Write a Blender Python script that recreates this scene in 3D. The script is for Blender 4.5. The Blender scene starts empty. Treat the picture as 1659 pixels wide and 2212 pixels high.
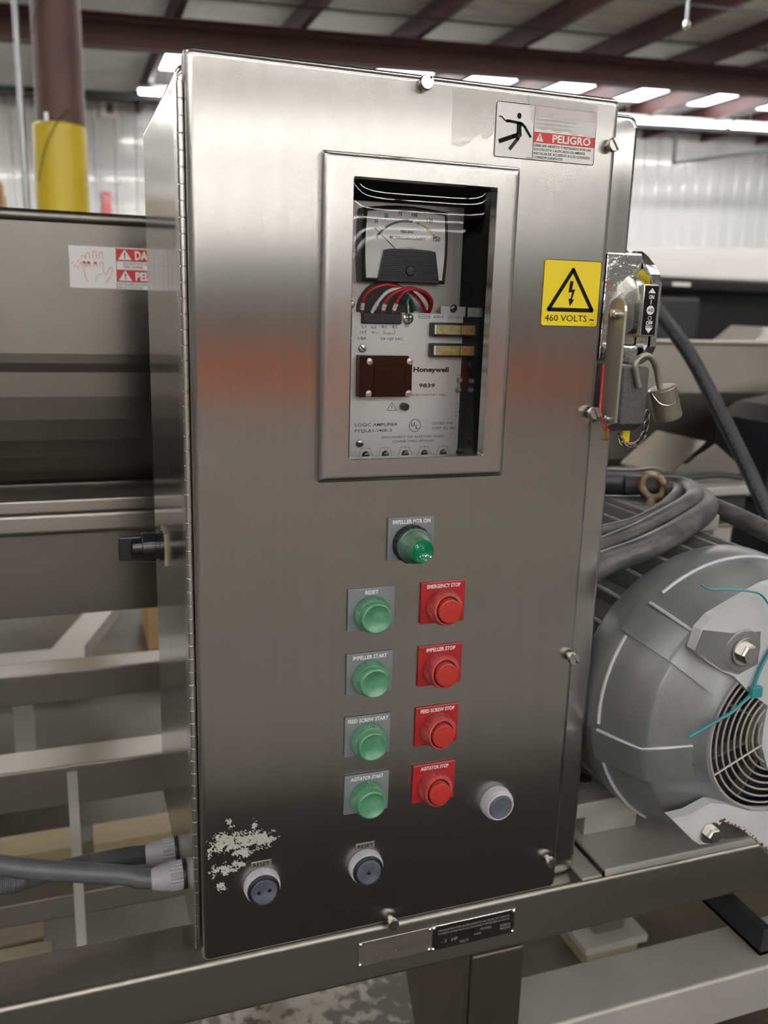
import bpy, bmesh, math, random
from mathutils import Vector, Matrix, noise
random.seed(7)
PI = math.pi
scn = bpy.context.scene

# ------------------------------------------------------------------ camera
cam_d = bpy.data.cameras.new('camera')
cam = bpy.data.objects.new('camera', cam_d)
scn.collection.objects.link(cam)
_f = 1903.06                      # focal length in pixels of the 1659 x 2212 frame
cam_d.sensor_fit = 'VERTICAL'
cam_d.sensor_height = 36.0
cam_d.sensor_width = 27.0
cam_d.lens = 36.0 * _f / 2212.0
_R = ((0.9421, -0.33406, 0.02921), (-0.04926, -0.22403, -0.97334), (0.3317, 0.91554, -0.22752))
xa = Vector(_R[0]).normalized()
za = -Vector(_R[2]).normalized()
ya = za.cross(xa).normalized()
xa = ya.cross(za)
cam.matrix_world = Matrix(((xa.x, ya.x, za.x, -0.1109), (xa.y, ya.y, za.y, -0.8564), (xa.z, ya.z, za.z, 1.5034), (0, 0, 0, 1)))
cam_d.clip_start = 0.02
cam_d.clip_end = 200
cam_d.dof.use_dof = True
cam_d.dof.focus_distance = 0.93
cam_d.dof.aperture_fstop = 5.6
scn.camera = cam

# ------------------------------------------------------------------ world, exposure
w = bpy.data.worlds.new('world')
scn.world = w
w.use_nodes = True
w.node_tree.nodes['Background'].inputs[0].default_value = (0.75, 0.8, 0.9, 1)
w.node_tree.nodes['Background'].inputs[1].default_value = 0.3
scn.view_settings.view_transform = 'Standard'
scn.view_settings.look = 'None'
scn.view_settings.exposure = 0.08
scn.view_settings.gamma = 1.0
scn.view_settings.use_curve_mapping = False
TUBE_POWER = 38.0                 # emission of the fluorescent tubes
SKYLIGHT_POWER = 9.0              # emission of the roof skylight sheets

# ------------------------------------------------------------------ mesh helpers
class MB:
    def __init__(self):
        self.v = []; self.f = []; self.s = []
    def add(self, vs, fs, smooth=False):
        n = len(self.v)
        self.v += [tuple(p) for p in vs]
        self.f += [tuple(i + n for i in f) for f in fs]
        self.s += [smooth] * len(fs)
        return self
    def box(self, x0, x1, y0, y1, z0, z1, b=0.0, seg=2, M=None):
        bm = bmesh.new()
        bmesh.ops.create_cube(bm, size=1)
        for v in bm.verts:
            v.co = Vector(((x0 + x1) / 2 + v.co.x * (x1 - x0), (y0 + y1) / 2 + v.co.y * (y1 - y0), (z0 + z1) / 2 + v.co.z * (z1 - z0)))
        if b > 0:
            bmesh.ops.bevel(bm, geom=bm.edges[:], offset=b, segments=seg, affect='EDGES', profile=0.5)
        if M is not None:
            bm.transform(M)
        bm.verts.index_update()
        self.add([v.co[:] for v in bm.verts], [[v.index for v in f.verts] for f in bm.faces], b > 0)
        bm.free()
        return self
    def loft(self, loops, close=True, cap0=False, cap1=False, smooth=True):
        n = len(loops[0]); vs = []; fs = []
        for l in loops: vs += list(l)
        for k in range(len(loops) - 1):
            for i in range(n if close else n - 1):
                j = (i + 1) % n
                fs.append((k * n + i, k * n + j, (k + 1) * n + j, (k + 1) * n + i))
        if cap0: fs.append(tuple(range(n))[::-1])
        if cap1: fs.append(tuple((len(loops) - 1) * n + i for i in range(n)))
        return self.add(vs, fs, smooth)
    def tube(self, pts, r, n=10, caps=True, smooth=True):
        pts = [Vector(p) for p in pts]; loops = []
        rr = r if isinstance(r, (list, tuple)) else [r] * len(pts)
        up = None
        for i, p in enumerate(pts):
            d = (pts[min(i + 1, len(pts) - 1)] - pts[max(i - 1, 0)]).normalized()
            if up is None:
                up = Vector((0, 0, 1)) if abs(d.z) < .9 else Vector((1, 0, 0))
            a = d.cross(up).normalized(); up = a.cross(d).normalized()
            loops.append([p + (a * math.cos(2 * PI * k / n) + up * math.sin(2 * PI * k / n)) * rr[i] for k in range(n)])
        return self.loft(loops, True, caps, caps, smooth)
    def lathe(self, prof, c, axis='y', n=24, smooth=True, cap0=False, cap1=True, wob=None):
        # prof: list of (radius, position along axis)
        loops = []
        for r, t in prof:
            l = []
            for k in range(n):
                a = 2 * PI * k / n
                q = r
                if wob: q = r * (1 + wob(k, r, t))
                u, v = q * math.cos(a), q * math.sin(a)
                if axis == 'y': l.append((c[0] + u, c[1] + t, c[2] + v))
                elif axis == 'x': l.append((c[0] + t, c[1] + u, c[2] + v))
                else: l.append((c[0] + u, c[1] + v, c[2] + t))
            loops.append(l)
        return self.loft(loops, True, cap0, cap1, smooth)
    def prism(self, poly, plane, t0, t1):
        # poly in 2D; plane 'y': (x, z) extruded along y; 'x': (y, z) along x; 'z': (x, y) along z
        def P(q, t):
            return (q[0], t, q[1]) if plane == 'y' else (t, q[0], q[1]) if plane == 'x' else (q[0], q[1], t)
        n = len(poly)
        vs = [P(q, t0) for q in poly] + [P(q, t1) for q in poly]
        fs = [tuple(range(n)), tuple(range(2 * n - 1, n - 1, -1))] + [(i, (i + 1) % n, n + (i + 1) % n, n + i) for i in range(n)]
        return self.add(vs, fs)
    def torus(self, c, R, r, ax, n=20, m=8, sx=1.0, M=None):
        ax = Vector(ax).normalized()
        u = ax.orthogonal().normalized(); v = ax.cross(u)
        vs = []; fs = []
        for i in range(n):
            a = 2 * PI * i / n
            rad = u * math.cos(a) * sx + v * math.sin(a)
            rn = rad.normalized()
            for j in range(m):
                b = 2 * PI * j / m
                vs.append(Vector(c) + rad * R + rn * (r * math.cos(b)) + ax * (r * math.sin(b)))
        for i in range(n):
            for j in range(m):
                fs.append((i * m + j, ((i + 1) % n) * m + j, ((i + 1) % n) * m + (j + 1) % m, i * m + (j + 1) % m))
        return self.add(vs, fs, True)

def rrect(x0, x1, z0, z1, r, y, n=4):
    """rounded rectangle loop in the plane y"""
    r = max(r, 1e-5); out = []
    for cx, cz, a0 in ((x1 - r, z1 - r, 0), (x0 + r, z1 - r, 90), (x0 + r, z0 + r, 180), (x1 - r, z0 + r, 270)):
        for k in range(n + 1):
            a = math.radians(a0 + 90 * k / n)
            out.append((cx + r * math.cos(a), y, cz + r * math.sin(a)))
    return out

_wl = {}
def obj(name, mb, mat, parent=None, loc=None):
    me = bpy.data.meshes.new(name)
    me.from_pydata(mb.v, [], mb.f)
    me.polygons.foreach_set('use_smooth', mb.s)
    me.materials.append(mat)
    bm = bmesh.new(); bm.from_mesh(me)
    bmesh.ops.recalc_face_normals(bm, faces=bm.faces[:])
    bm.to_mesh(me); bm.free()
    if any(mb.s):
        try: me.set_sharp_from_angle(angle=math.radians(38))
        except Exception: pass
    o = bpy.data.objects.new(name, me)
    if any(mb.s):
        wn = o.modifiers.new('weighted', 'WEIGHTED_NORMAL'); wn.keep_sharp = True; wn.weight = 80
    place(o, parent, loc)
    return o
def place(o, parent=None, loc=None):
    scn.collection.objects.link(o)
    L = Vector(loc) if loc is not None else Vector((0, 0, 0))
    if parent is not None:
        o.parent = parent
        L = L - _wl[parent.name]
        o.location = L
        _wl[o.name] = _wl[parent.name] + L
    else:
        o.location = L; _wl[o.name] = L.copy()
    return o
def copy(o, parent, loc, rot=None, label=None):
    c = o.copy(); c.parent = None
    place(c, parent, loc)
    if rot: c.rotation_euler = rot
    if 'label' in c: del c['label']
    if label: c['label'] = label
    return c
def thing(name, label, cat, loc=(0, 0, 0), group=None):
    o = bpy.data.objects.new(name, None)
    o.empty_display_size = 0.05
    place(o, None, loc)
    return tag(o, label, cat, group)
def tag(o, label, cat, group=None, kind=None):
    o['label'] = label; o['category'] = cat
    if group: o['group'] = group
    if kind: o['kind'] = kind
    return o
def lab(o, s):
    o['label'] = s; return o
def struct(name, mb, mat, parent=None):
    o = obj(name, mb, mat, parent)
    if parent is None: o['kind'] = 'structure'
    return o

def text(mb, s, x, z, cap, y, width=None, align='C', bold=0.0, tilt=0.0, plane='y', vert=False):
    """flat lettering in the plane y (read from -Y), cap = capital height; plane 'x' is read from -X"""
    cu = bpy.data.curves.new('t', 'FONT'); cu.body = s; cu.size = cap / 0.70
    cu.resolution_u = 2
    if bold: cu.offset = bold * cap
    o = bpy.data.objects.new('t', cu); scn.collection.objects.link(o)
    dg = bpy.context.evaluated_depsgraph_get()
    me = bpy.data.meshes.new_from_object(o.evaluated_get(dg))
    vs = [v.co.copy() for v in me.vertices]; fs = [tuple(p.vertices) for p in me.polygons]
    bpy.data.objects.remove(o); bpy.data.curves.remove(cu); bpy.data.meshes.remove(me)
    if not vs: return
    x0 = min(v.x for v in vs); x1 = max(v.x for v in vs); W = x1 - x0
    k = (width / W) if width else 1.0
    off = {'C': -(x0 + x1) / 2, 'L': -x0, 'R': -x1}[align]
    c, sn = math.cos(tilt), math.sin(tilt)
    out = []
    for v in vs:
        a, b = (v.x + off) * k, v.y - cap * .5
        a, b = a * c - b * sn, a * sn + b * c
        out.append((x + a, y, z + b) if plane == 'y' else (y, x - a, z + b))
    mb.add(out, fs)

def line(mb, pts, wd, y, closed=False):
    """flat stroke in plane y through (x, z) points"""
    P = [Vector((p[0], p[1])) for p in pts]
    if closed: P = P + [P[0]]
    for a, b in zip(P[:-1], P[1:]):
        d = (b - a)
        if d.length < 1e-7: continue
        d.normalize(); n = Vector((-d.y, d.x)) * wd / 2; e = d * wd * .3
        q = [a - e + n, b + e + n, b + e - n, a - e - n]
        mb.add([(p.x, y, p.y) for p in q], [(0, 1, 2, 3)])
def poly(mb, pts, y):
    mb.add([(p[0], y, p[1]) for p in pts], [tuple(range(len(pts)))])
def spline(pts, n=8):
    P = [Vector(p) for p in pts]; out = []
    for i in range(len(P) - 1):
        a, b, c, d = P[max(i - 1, 0)], P[i], P[i + 1], P[min(i + 2, len(P) - 1)]
        for k in range(n):
            t = k / n
            out.append(.5 * ((2 * b) + (c - a) * t + (2 * a - 5 * b + 4 * c - d) * t * t + (3 * b - a - 3 * c + d) * t ** 3))
    out.append(P[-1])
    return out

# ------------------------------------------------------------------ materials
def mat(name, col, rough=.5, metal=0.0, nz=None, bump=None, spec=.5, coat=0.0, emit=None, trans=0.0, alpha=1.0):
    """nz = (scale, second colour, amount[, (sx,sy,sz)]) noise tint; bump = (scale, strength)"""
    m = bpy.data.materials.new(name); m.use_nodes = True
    nt = m.node_tree; b = nt.nodes['Principled BSDF']
    b.inputs['Base Color'].default_value = (*col, 1); b.inputs['Roughness'].default_value = rough
    b.inputs['Metallic'].default_value = metal; b.inputs['Specular IOR Level'].default_value = spec
    b.inputs['Coat Weight'].default_value = coat
    b.inputs['Transmission Weight'].default_value = trans; b.inputs['Alpha'].default_value = alpha
    if emit:
        b.inputs['Emission Color'].default_value = (*emit[:3], 1); b.inputs['Emission Strength'].default_value = emit[3]
    geo = nt.nodes.new('ShaderNodeNewGeometry')
    if nz:
        mp = nt.nodes.new('ShaderNodeMapping'); nt.links.new(geo.outputs['Position'], mp.inputs[0])
        if len(nz) > 3: mp.inputs['Scale'].default_value = nz[3]
        t = nt.nodes.new('ShaderNodeTexNoise'); t.inputs['Scale'].default_value = nz[0]; t.inputs['Detail'].default_value = 5
        nt.links.new(mp.outputs[0], t.inputs['Vector'])
        r = nt.nodes.new('ShaderNodeMapRange'); r.inputs[1].default_value = .35; r.inputs[2].default_value = .65; r.inputs[4].default_value = nz[2]
        nt.links.new(t.outputs[0], r.inputs[0])
        mx = nt.nodes.new('ShaderNodeMix'); mx.data_type = 'RGBA'
        nt.links.new(r.outputs[0], mx.inputs[0]); mx.inputs[6].default_value = (*col, 1); mx.inputs[7].default_value = (*nz[1], 1)
        nt.links.new(mx.outputs[2], b.inputs['Base Color'])
    if bump:
        t = nt.nodes.new('ShaderNodeTexNoise'); t.inputs['Scale'].default_value = bump[0]; t.inputs['Detail'].default_value = 4
        nt.links.new(geo.outputs['Position'], t.inputs['Vector'])
        bp = nt.nodes.new('ShaderNodeBump'); bp.inputs['Strength'].default_value = bump[1]; bp.inputs['Distance'].default_value = .01
        nt.links.new(t.outputs[0], bp.inputs['Height']); nt.links.new(bp.outputs[0], b.inputs['Normal'])
    return m

def brushed(name, col=(.56, .545, .52), grain='z', rough=.32, aniso=.8, streak=.1, bump=.05, dirt=0.0):
    """brushed stainless steel; grain = axis along which the brush marks run"""
    m = bpy.data.materials.new(name); m.use_nodes = True
    nt = m.node_tree; b = nt.nodes['Principled BSDF']; N = nt.nodes.new; Lk = nt.links.new
    b.inputs['Metallic'].default_value = 1.0
    geo = N('ShaderNodeNewGeometry')
    def streaks(sc, fine):
        mp = N('ShaderNodeMapping'); Lk(geo.outputs['Position'], mp.inputs[0])
        s = [fine] * 3; s['xyz'.index(grain)] = sc
        mp.inputs['Scale'].default_value = s
        t = N('ShaderNodeTexNoise'); t.inputs['Scale'].default_value = 1.0; t.inputs['Detail'].default_value = 3
        Lk(mp.outputs[0], t.inputs['Vector'])
        return t
    t1 = streaks(1.5, 170); t2 = streaks(2, 40)
    t3 = N('ShaderNodeTexNoise'); t3.inputs['Scale'].default_value = 7; t3.inputs['Detail'].default_value = 4; Lk(geo.outputs['Position'], t3.inputs['Vector'])
    # colour
    mx = N('ShaderNodeMix'); mx.data_type = 'RGBA'
    r = N('ShaderNodeMapRange'); r.inputs[1].default_value = .3; r.inputs[2].default_value = .7
    Lk(t1.outputs[0], r.inputs[0]); Lk(r.outputs[0], mx.inputs[0])
    mx.inputs[6].default_value = (*[c * (1 - streak) for c in col], 1); mx.inputs[7].default_value = (*[min(1, c * (1 + streak)) for c in col], 1)
    last = mx.outputs[2]
    if dirt:
        m2 = N('ShaderNodeMix'); m2.data_type = 'RGBA'; r2 = N('ShaderNodeMapRange'); r2.inputs[1].default_value = .45; r2.inputs[2].default_value = .75; r2.inputs[4].default_value = dirt
        Lk(t3.outputs[0], r2.inputs[0]); Lk(r2.outputs[0], m2.inputs[0]); Lk(last, m2.inputs[6]); m2.inputs[7].default_value = (.34, .33, .31, 1)
        last = m2.outputs[2]
    Lk(last, b.inputs['Base Color'])
    # roughness
    ad = N('ShaderNodeMath'); ad.operation = 'ADD'
    rr = N('ShaderNodeMapRange'); rr.inputs[1].default_value = .3; rr.inputs[2].default_value = .7; rr.inputs[3].default_value = rough - .012; rr.inputs[4].default_value = rough + .012
    Lk(t2.outputs[0], rr.inputs[0]); Lk(rr.outputs[0], b.inputs['Roughness'])
    b.inputs['Anisotropic'].default_value = aniso
    cr = N('ShaderNodeVectorMath'); cr.operation = 'CROSS_PRODUCT'
    g = [0, 0, 0]; g['xyz'.index(grain)] = 1
    cr.inputs[0].default_value = g; Lk(geo.outputs['Normal'], cr.inputs[1])
    Lk(cr.outputs[0], b.inputs['Tangent'])
    return m

M = {}
M['door'] = brushed('brushed_steel_door', (.455, .444, .428), 'z', .24, .93, .03, .03)
M['body'] = brushed('brushed_steel_body', (.52, .51, .495), 'z', .17, .8, .025, .006)
M['frame'] = brushed('brushed_steel_bezel', (.52, .51, .495), 'z', .25, .7, .025, .01)
M['steel_x'] = brushed('brushed_steel_long', (.30, .285, .26), 'x', .30, .8, .025, .012, .12)
M['steel_z'] = brushed('brushed_steel_upright', (.34, .315, .28), 'z', .42, .4, .025, .012, .12)
M['steel_y'] = brushed('brushed_steel_cross', (.32, .305, .28), 'y', .30, .8, .025, .012, .12)
M['deck'] = mat('dusty_steel_deck', (.38, .375, .35), .42, .25, (9, (.45, .44, .41), .8))
M['hopper'] = brushed('hopper_steel', (.185, .176, .162), 'x', .26, .85, .02, .008, .08)
M['chrome'] = mat('chrome', (.78, .78, .77), .12, 1.0, bump=(90, .10))
M['bright'] = mat('bright_steel', (.72, .71, .69), .2, 1.0)
M['screw'] = mat('nickel_screw', (.62, .60, .57), .25, 1.0)
M['pin'] = mat('hinge_steel', (.6, .59, .57), .25, 1.0)
M['alu'] = mat('plate_aluminium', (.74, .73, .72), .45, .3, (300, (.69, .68, .67), .6, (.2, 1, 1)))
M['subpanel'] = brushed('mounting_panel_steel', (.58, .555, .52), 'z', .4, .6, .06, .03)
M['inside'] = mat('cabinet_interior', (.05, .052, .06), .5)
M['legend'] = mat('grey_legend_plastic', (.17, .185, .205), .42, nz=(40, (.20, .21, .23), .6))
M['legend_red'] = mat('red_legend_plastic', (.34, .013, .017), .38, nz=(40, (.38, .024, .024), .6))
M['white'] = mat('white_print', (.80, .80, .79), .5)
M['black'] = mat('black_print', (.010, .010, .011), .6, spec=.1)
M['greyprint'] = mat('grey_print', (.045, .045, .048), .6, spec=.1)
M['red'] = mat('red_print', (.55, .03, .03), .45)
M['redwash'] = mat('faded_red_print', (.62, .36, .36), .5, nz=(160, (.66, .60, .60), 1.0))
M['yellow'] = mat('yellow_sticker', (.80, .62, .012), .35)
M['green'] = mat('green_button', (.062, .22, .115), .42, nz=(60, (.14, .31, .20), .9), coat=.1)
M['greencap'] = mat('green_button_cap', (.055, .225, .11), .33, nz=(90, (.13, .31, .20), .8), coat=.2)
M['redring'] = mat('red_button_ring', (.40, .035, .04), .42, nz=(70, (.46, .085, .085), .8))
M['redcap'] = mat('red_button_cap', (.45, .026, .018), .32, nz=(60, (.40, .04, .032), .7), coat=.2)
M['rubber'] = mat('grey_boot', (.44, .44, .50), .5, nz=(70, (.52, .52, .57), .8))
M['boot'] = mat('dark_blue_boot', (.070, .078, .110), .3, nz=(80, (.13, .14, .18), .8), coat=.3)
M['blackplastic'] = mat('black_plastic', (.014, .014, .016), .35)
M['darkplastic'] = mat('dark_ribbed_plastic', (.022, .022, .026), .4)
M['lens'] = mat('green_lens', (.003, .20, .085), .12, coat=.7)
M['lensrim'] = mat('dusty_green_lens_side', (.012, .085, .045), .28, nz=(60, (.10, .19, .145), .8), coat=.2)
M['knob'] = mat('black_knob', (.01, .011, .016), .22, coat=.3)
M['gold'] = mat('brass_plate_edge', (.62, .56, .40), .35, 1.0)
M['motor'] = mat('silver_motor_paint', (.205, .214, .223), .36, .45, (11, (.275, .285, .295), .9), (220, .03))
M['motordark'] = mat('motor_fin_paint', (.26, .265, .265), .5, .25, (14, (.36, .36, .35), .8))
M['motorwhite'] = mat('scuffed_pale_paint', (.60, .61, .63), .5, .1, (16, (.48, .50, .53), .7))
M['cast'] = mat('cast_foot', (.46, .455, .43), .55, .3, (25, (.36, .35, .33), .8), (90, .2))
M['rust'] = mat('rusty_metal', (.38, .33, .24), .6, .4, (75, (.20, .085, .03), 1.0), (150, .3))
M['rustspot'] = mat('rust_patch', (.13, .055, .028), .8, 0, (120, (.10, .04, .02), 1))
M['cable'] = mat('black_rubber_cable', (.016, .017, .021), .42, nz=(20, (.035, .036, .042), .9))
M['dustcable'] = mat('dusty_rubber_cable', (.034, .034, .039), .45, nz=(26, (.11, .107, .104), .8, (1, 1, 3)))
M['cableprint'] = mat('cable_print', (.12, .14, .18), .5)
M['conduit'] = mat('grey_conduit', (.075, .078, .088), .38, nz=(40, (.10, .10, .11), .6))
M['connector'] = mat('grey_connector', (.30, .305, .33), .45, nz=(30, (.36, .36, .38), .6))
M['fan'] = mat('dusty_fan_plastic', (.10, .085, .06), .6)
M['mat'] = mat('added_mat_black', (.030, .028, .025), .8, spec=.15)
M['greysheet'] = mat('grey_ribbed_sheet', (.27, .27, .26), .4, nz=(.9, (.24, .24, .24), .8, (3, 1, .4)))
M['hallroof'] = mat('grey_roof_liner', (.22, .215, .21), .6, nz=(2, (.19, .19, .185), .7))
M['paleprint'] = mat('worn_pale_print', (.34, .31, .27), .5)
M['teal'] = mat('teal_tie', (.03, .24, .27), .45)
M['wire_red'] = mat('red_wire', (.45, .012, .02), .35)
M['wire_white'] = mat('white_wire', (.75, .74, .72), .4)
M['wire_green'] = mat('green_wire', (.02, .20, .13), .4)
M['dial'] = mat('meter_dial', (.86, .84, .80), .5)
M['amber'] = mat('amber_relay', (.42, .33, .12), .25, nz=(260, (.62, .52, .25), 1.0, (.4, 1, 1)), coat=.5)
M['orange'] = mat('orange_relay', (.50, .24, .08), .3, nz=(260, (.62, .38, .16), 1.0), coat=.5)
M['darkred'] = mat('smoked_red_cover', (.012, .003, .0028), .3, spec=.12)
M['residue'] = mat('grey_residue', (.36, .375, .335), .7, nz=(300, (.44, .45, .41), .8))
M['grip'] = mat('grey_black_grip', (.052, .050, .052), .6, nz=(300, (.085, .08, .08), .9), bump=(500, .1))
M['redpaint'] = mat('red_enamel', (.55, .025, .02), .35)
M['arm'] = brushed('handle_arm_steel', (.50, .48, .44), 'z', .38, .5, .06, .03)
M['lockbody'] = mat('dusty_lock_brass', (.25, .235, .19), .35, .85, (60, (.33, .31, .26), .8))
M['shackle'] = mat('dull_shackle', (.33, .32, .28), .42, .8, (50, (.22, .21, .18), .8))
M['link'] = mat('chain_steel', (.17, .16, .145), .4, 1.0)
M['nameplate'] = brushed('engraved_plate', (.36, .34, .30), 'x', .4, .5, .08, .03)
M['blackplate'] = mat('black_nameplate', (.012, .012, .012), .4)
M['floor'] = None
M['maroon'] = mat('red_oxide_steel', (.050, .013, .012), .6, nz=(3, (.066, .019, .017), .8))
M['column'] = mat('brown_painted_column', (.105, .052, .046), .55, nz=(5, (.13, .068, .058), .8))
M['yellowguard'] = mat('yellow_plastic_sleeve', (.70, .52, .02), .38)
M['galv'] = mat('galvanised_pipe', (.40, .42, .44), .4, .8)
M['darksteel'] = mat('dark_steel', (.035, .04, .042), .5, .3)
M['wallsheet'] = None
M['insulation'] = mat('roof_insulation', (.44, .41, .36), .6, nz=(2.2, (.28, .26, .23), .9, (1, 3, 1)), bump=(5, .6))
M['farroof'] = mat('pale_roof_liner', (.54, .54, .52), .6, nz=(2, (.45, .45, .44), .7))
M['card'] = mat('cardboard', (.56, .36, .17), .8, nz=(6, (.48, .31, .14), .7))
M['wood'] = mat('pale_timber', (.58, .47, .30), .7, nz=(5, (.46, .36, .21), .8, (1, 6, 6)))
M['oldwood'] = mat('weathered_timber', (.19, .15, .09), .8, nz=(6, (.28, .24, .16), .8, (1, 8, 8)))
M['blackcover'] = mat('black_gloss_cover', (.006, .006, .007), .3, coat=.2)
M['palelid'] = mat('pale_lid', (.74, .70, .67), .45)
M['navy'] = mat('navy_paint', (.010, .012, .020), .4)
M['trough'] = brushed('bronze_reflecting_steel', (.40, .37, .325), 'x', .34, .6, .03, .01, .2)
M['whitepaint'] = mat('white_frame_paint', (.56, .55, .53), .4, .2, nz=(7, (.52, .51, .49), .8))
M['rackorange'] = mat('orange_rack_paint', (.75, .16, .03), .5)
M['extred'] = mat('faded_red_sign', (.62, .16, .18), .5)
M['signpaper'] = mat('pale_sign', (.72, .66, .64), .6)
M['tube'] = mat('lit_tube', (1, 1, 1), .5, emit=(1.0, .97, .92, TUBE_POWER))
M['skylight'] = mat('lit_skylight', (1, 1, 1), .5, emit=(.93, .97, 1.0, SKYLIGHT_POWER))
M['fixture'] = mat('white_fixture', (.7, .7, .7), .4)
M['film'] = mat('clear_tape', (.60, .59, .57), .28, alpha=.2, coat=.2)
M['whitefilm'] = mat('torn_white_film', (.86, .85, .85), .5, alpha=.42, spec=.2, nz=(120, (.78, .76, .76), .8))

def floor_mat():
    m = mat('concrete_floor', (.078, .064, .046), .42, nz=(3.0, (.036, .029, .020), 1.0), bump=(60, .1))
    nt = m.node_tree; b = nt.nodes['Principled BSDF']; src = b.inputs['Base Color'].links[0].from_socket
    geo = nt.nodes.new('ShaderNodeNewGeometry')
    t = nt.nodes.new('ShaderNodeTexNoise'); t.inputs['Scale'].default_value = 1.3; t.inputs['Detail'].default_value = 7; t.inputs['Roughness'].default_value = .65
    nt.links.new(geo.outputs['Position'], t.inputs['Vector'])
    r = nt.nodes.new('ShaderNodeMapRange'); r.inputs[1].default_value = .52; r.inputs[2].default_value = .66; r.inputs[4].default_value = .85
    nt.links.new(t.outputs[0], r.inputs[0])
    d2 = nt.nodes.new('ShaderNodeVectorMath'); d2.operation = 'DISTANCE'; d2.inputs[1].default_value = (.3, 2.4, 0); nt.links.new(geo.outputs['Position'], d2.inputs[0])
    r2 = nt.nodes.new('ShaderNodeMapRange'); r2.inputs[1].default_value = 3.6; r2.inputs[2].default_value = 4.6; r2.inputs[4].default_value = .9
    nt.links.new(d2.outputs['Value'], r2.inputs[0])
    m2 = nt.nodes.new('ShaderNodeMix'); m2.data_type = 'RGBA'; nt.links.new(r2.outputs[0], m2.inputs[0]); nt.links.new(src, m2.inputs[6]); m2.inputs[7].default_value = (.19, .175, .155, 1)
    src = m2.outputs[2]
    # spilled powder lies round the machine only
    ds = nt.nodes.new('ShaderNodeVectorMath'); ds.operation = 'DISTANCE'; ds.inputs[1].default_value = (-.3, 1.3, 0); nt.links.new(geo.outputs['Position'], ds.inputs[0])
    rd = nt.nodes.new('ShaderNodeMapRange'); rd.inputs[1].default_value = .8; rd.inputs[2].default_value = 2.2; rd.inputs[3].default_value = 1; rd.inputs[4].default_value = .06
    nt.links.new(ds.outputs['Value'], rd.inputs[0])
    ml = nt.nodes.new('ShaderNodeMath'); ml.operation = 'MULTIPLY'; nt.links.new(r.outputs[0], ml.inputs[0]); nt.links.new(rd.outputs[0], ml.inputs[1])
    mx = nt.nodes.new('ShaderNodeMix'); mx.data_type = 'RGBA'; nt.links.new(ml.outputs[0], mx.inputs[0]); nt.links.new(src, mx.inputs[6]); mx.inputs[7].default_value = (.125, .115, .102, 1)
    # a small heap of pale crumbs swept under the front beam
    d4 = nt.nodes.new('ShaderNodeVectorMath'); d4.operation = 'DISTANCE'; d4.inputs[1].default_value = (.27, .80, 0); nt.links.new(geo.outputs['Position'], d4.inputs[0])
    t4 = nt.nodes.new('ShaderNodeTexNoise'); t4.inputs['Scale'].default_value = 34; t4.inputs['Detail'].default_value = 4; nt.links.new(geo.outputs['Position'], t4.inputs['Vector'])
    s4 = nt.nodes.new('ShaderNodeMath'); s4.operation = 'MULTIPLY_ADD'; s4.inputs[1].default_value = -1.1; s4.inputs[2].default_value = .24; nt.links.new(d4.outputs['Value'], s4.inputs[0])
    a4 = nt.nodes.new('ShaderNodeMath'); a4.operation = 'ADD'; nt.links.new(t4.outputs[0], a4.inputs[0]); nt.links.new(s4.outputs[0], a4.inputs[1])
    r4 = nt.nodes.new('ShaderNodeMapRange'); r4.inputs[1].default_value = .50; r4.inputs[2].default_value = .62; nt.links.new(a4.outputs[0], r4.inputs[0])
    m4 = nt.nodes.new('ShaderNodeMix'); m4.data_type = 'RGBA'; nt.links.new(r4.outputs[0], m4.inputs[0]); nt.links.new(mx.outputs[2], m4.inputs[6]); m4.inputs[7].default_value = (.30, .265, .225, 1)
    nt.links.new(m4.outputs[2], b.inputs['Base Color'])
    return m
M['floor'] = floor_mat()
M['wallsheet'] = mat('white_ribbed_sheet', (.64, .64, .63), .2, nz=(.9, (.58, .58, .58), .8, (3, 1, .4)), coat=.4)

def pane_mat(nm, ior, add, rgh):
    m = bpy.data.materials.new(nm); m.use_nodes = True
    nt = m.node_tree; nt.nodes.remove(nt.nodes['Principled BSDF']); out = nt.nodes['Material Output']
    tr = nt.nodes.new('ShaderNodeBsdfTransparent'); tr.inputs[0].default_value = (.93, .94, .95, 1)
    gl = nt.nodes.new('ShaderNodeBsdfGlossy'); gl.inputs['Roughness'].default_value = rgh
    fr = nt.nodes.new('ShaderNodeFresnel'); fr.inputs[0].default_value = ior
    ad = nt.nodes.new('ShaderNodeMath'); ad.operation = 'MULTIPLY_ADD'; ad.inputs[1].default_value = 1.0; ad.inputs[2].default_value = add
    nt.links.new(fr.outputs[0], ad.inputs[0])
    mx = nt.nodes.new('ShaderNodeMixShader'); nt.links.new(ad.outputs[0], mx.inputs[0]); nt.links.new(tr.outputs[0], mx.inputs[1]); nt.links.new(gl.outputs[0], mx.inputs[2])
    nt.links.new(mx.outputs[0], out.inputs[0])
    return m
M['pane'] = pane_mat('clear_acrylic', 1.47, .0, .03)
M['cover'] = pane_mat('clear_meter_cover', 1.18, .0, .06)

# ================================================================== THE BUILDING
def roof_z(x): return 4.42 + .045 * x
X0, X1, Y0, Y1 = -14.0, 18.0, -40.0, 14.0
struct('floor', MB().box(X0, X1, Y0, Y1, -.2, 0), M['floor'])

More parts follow.
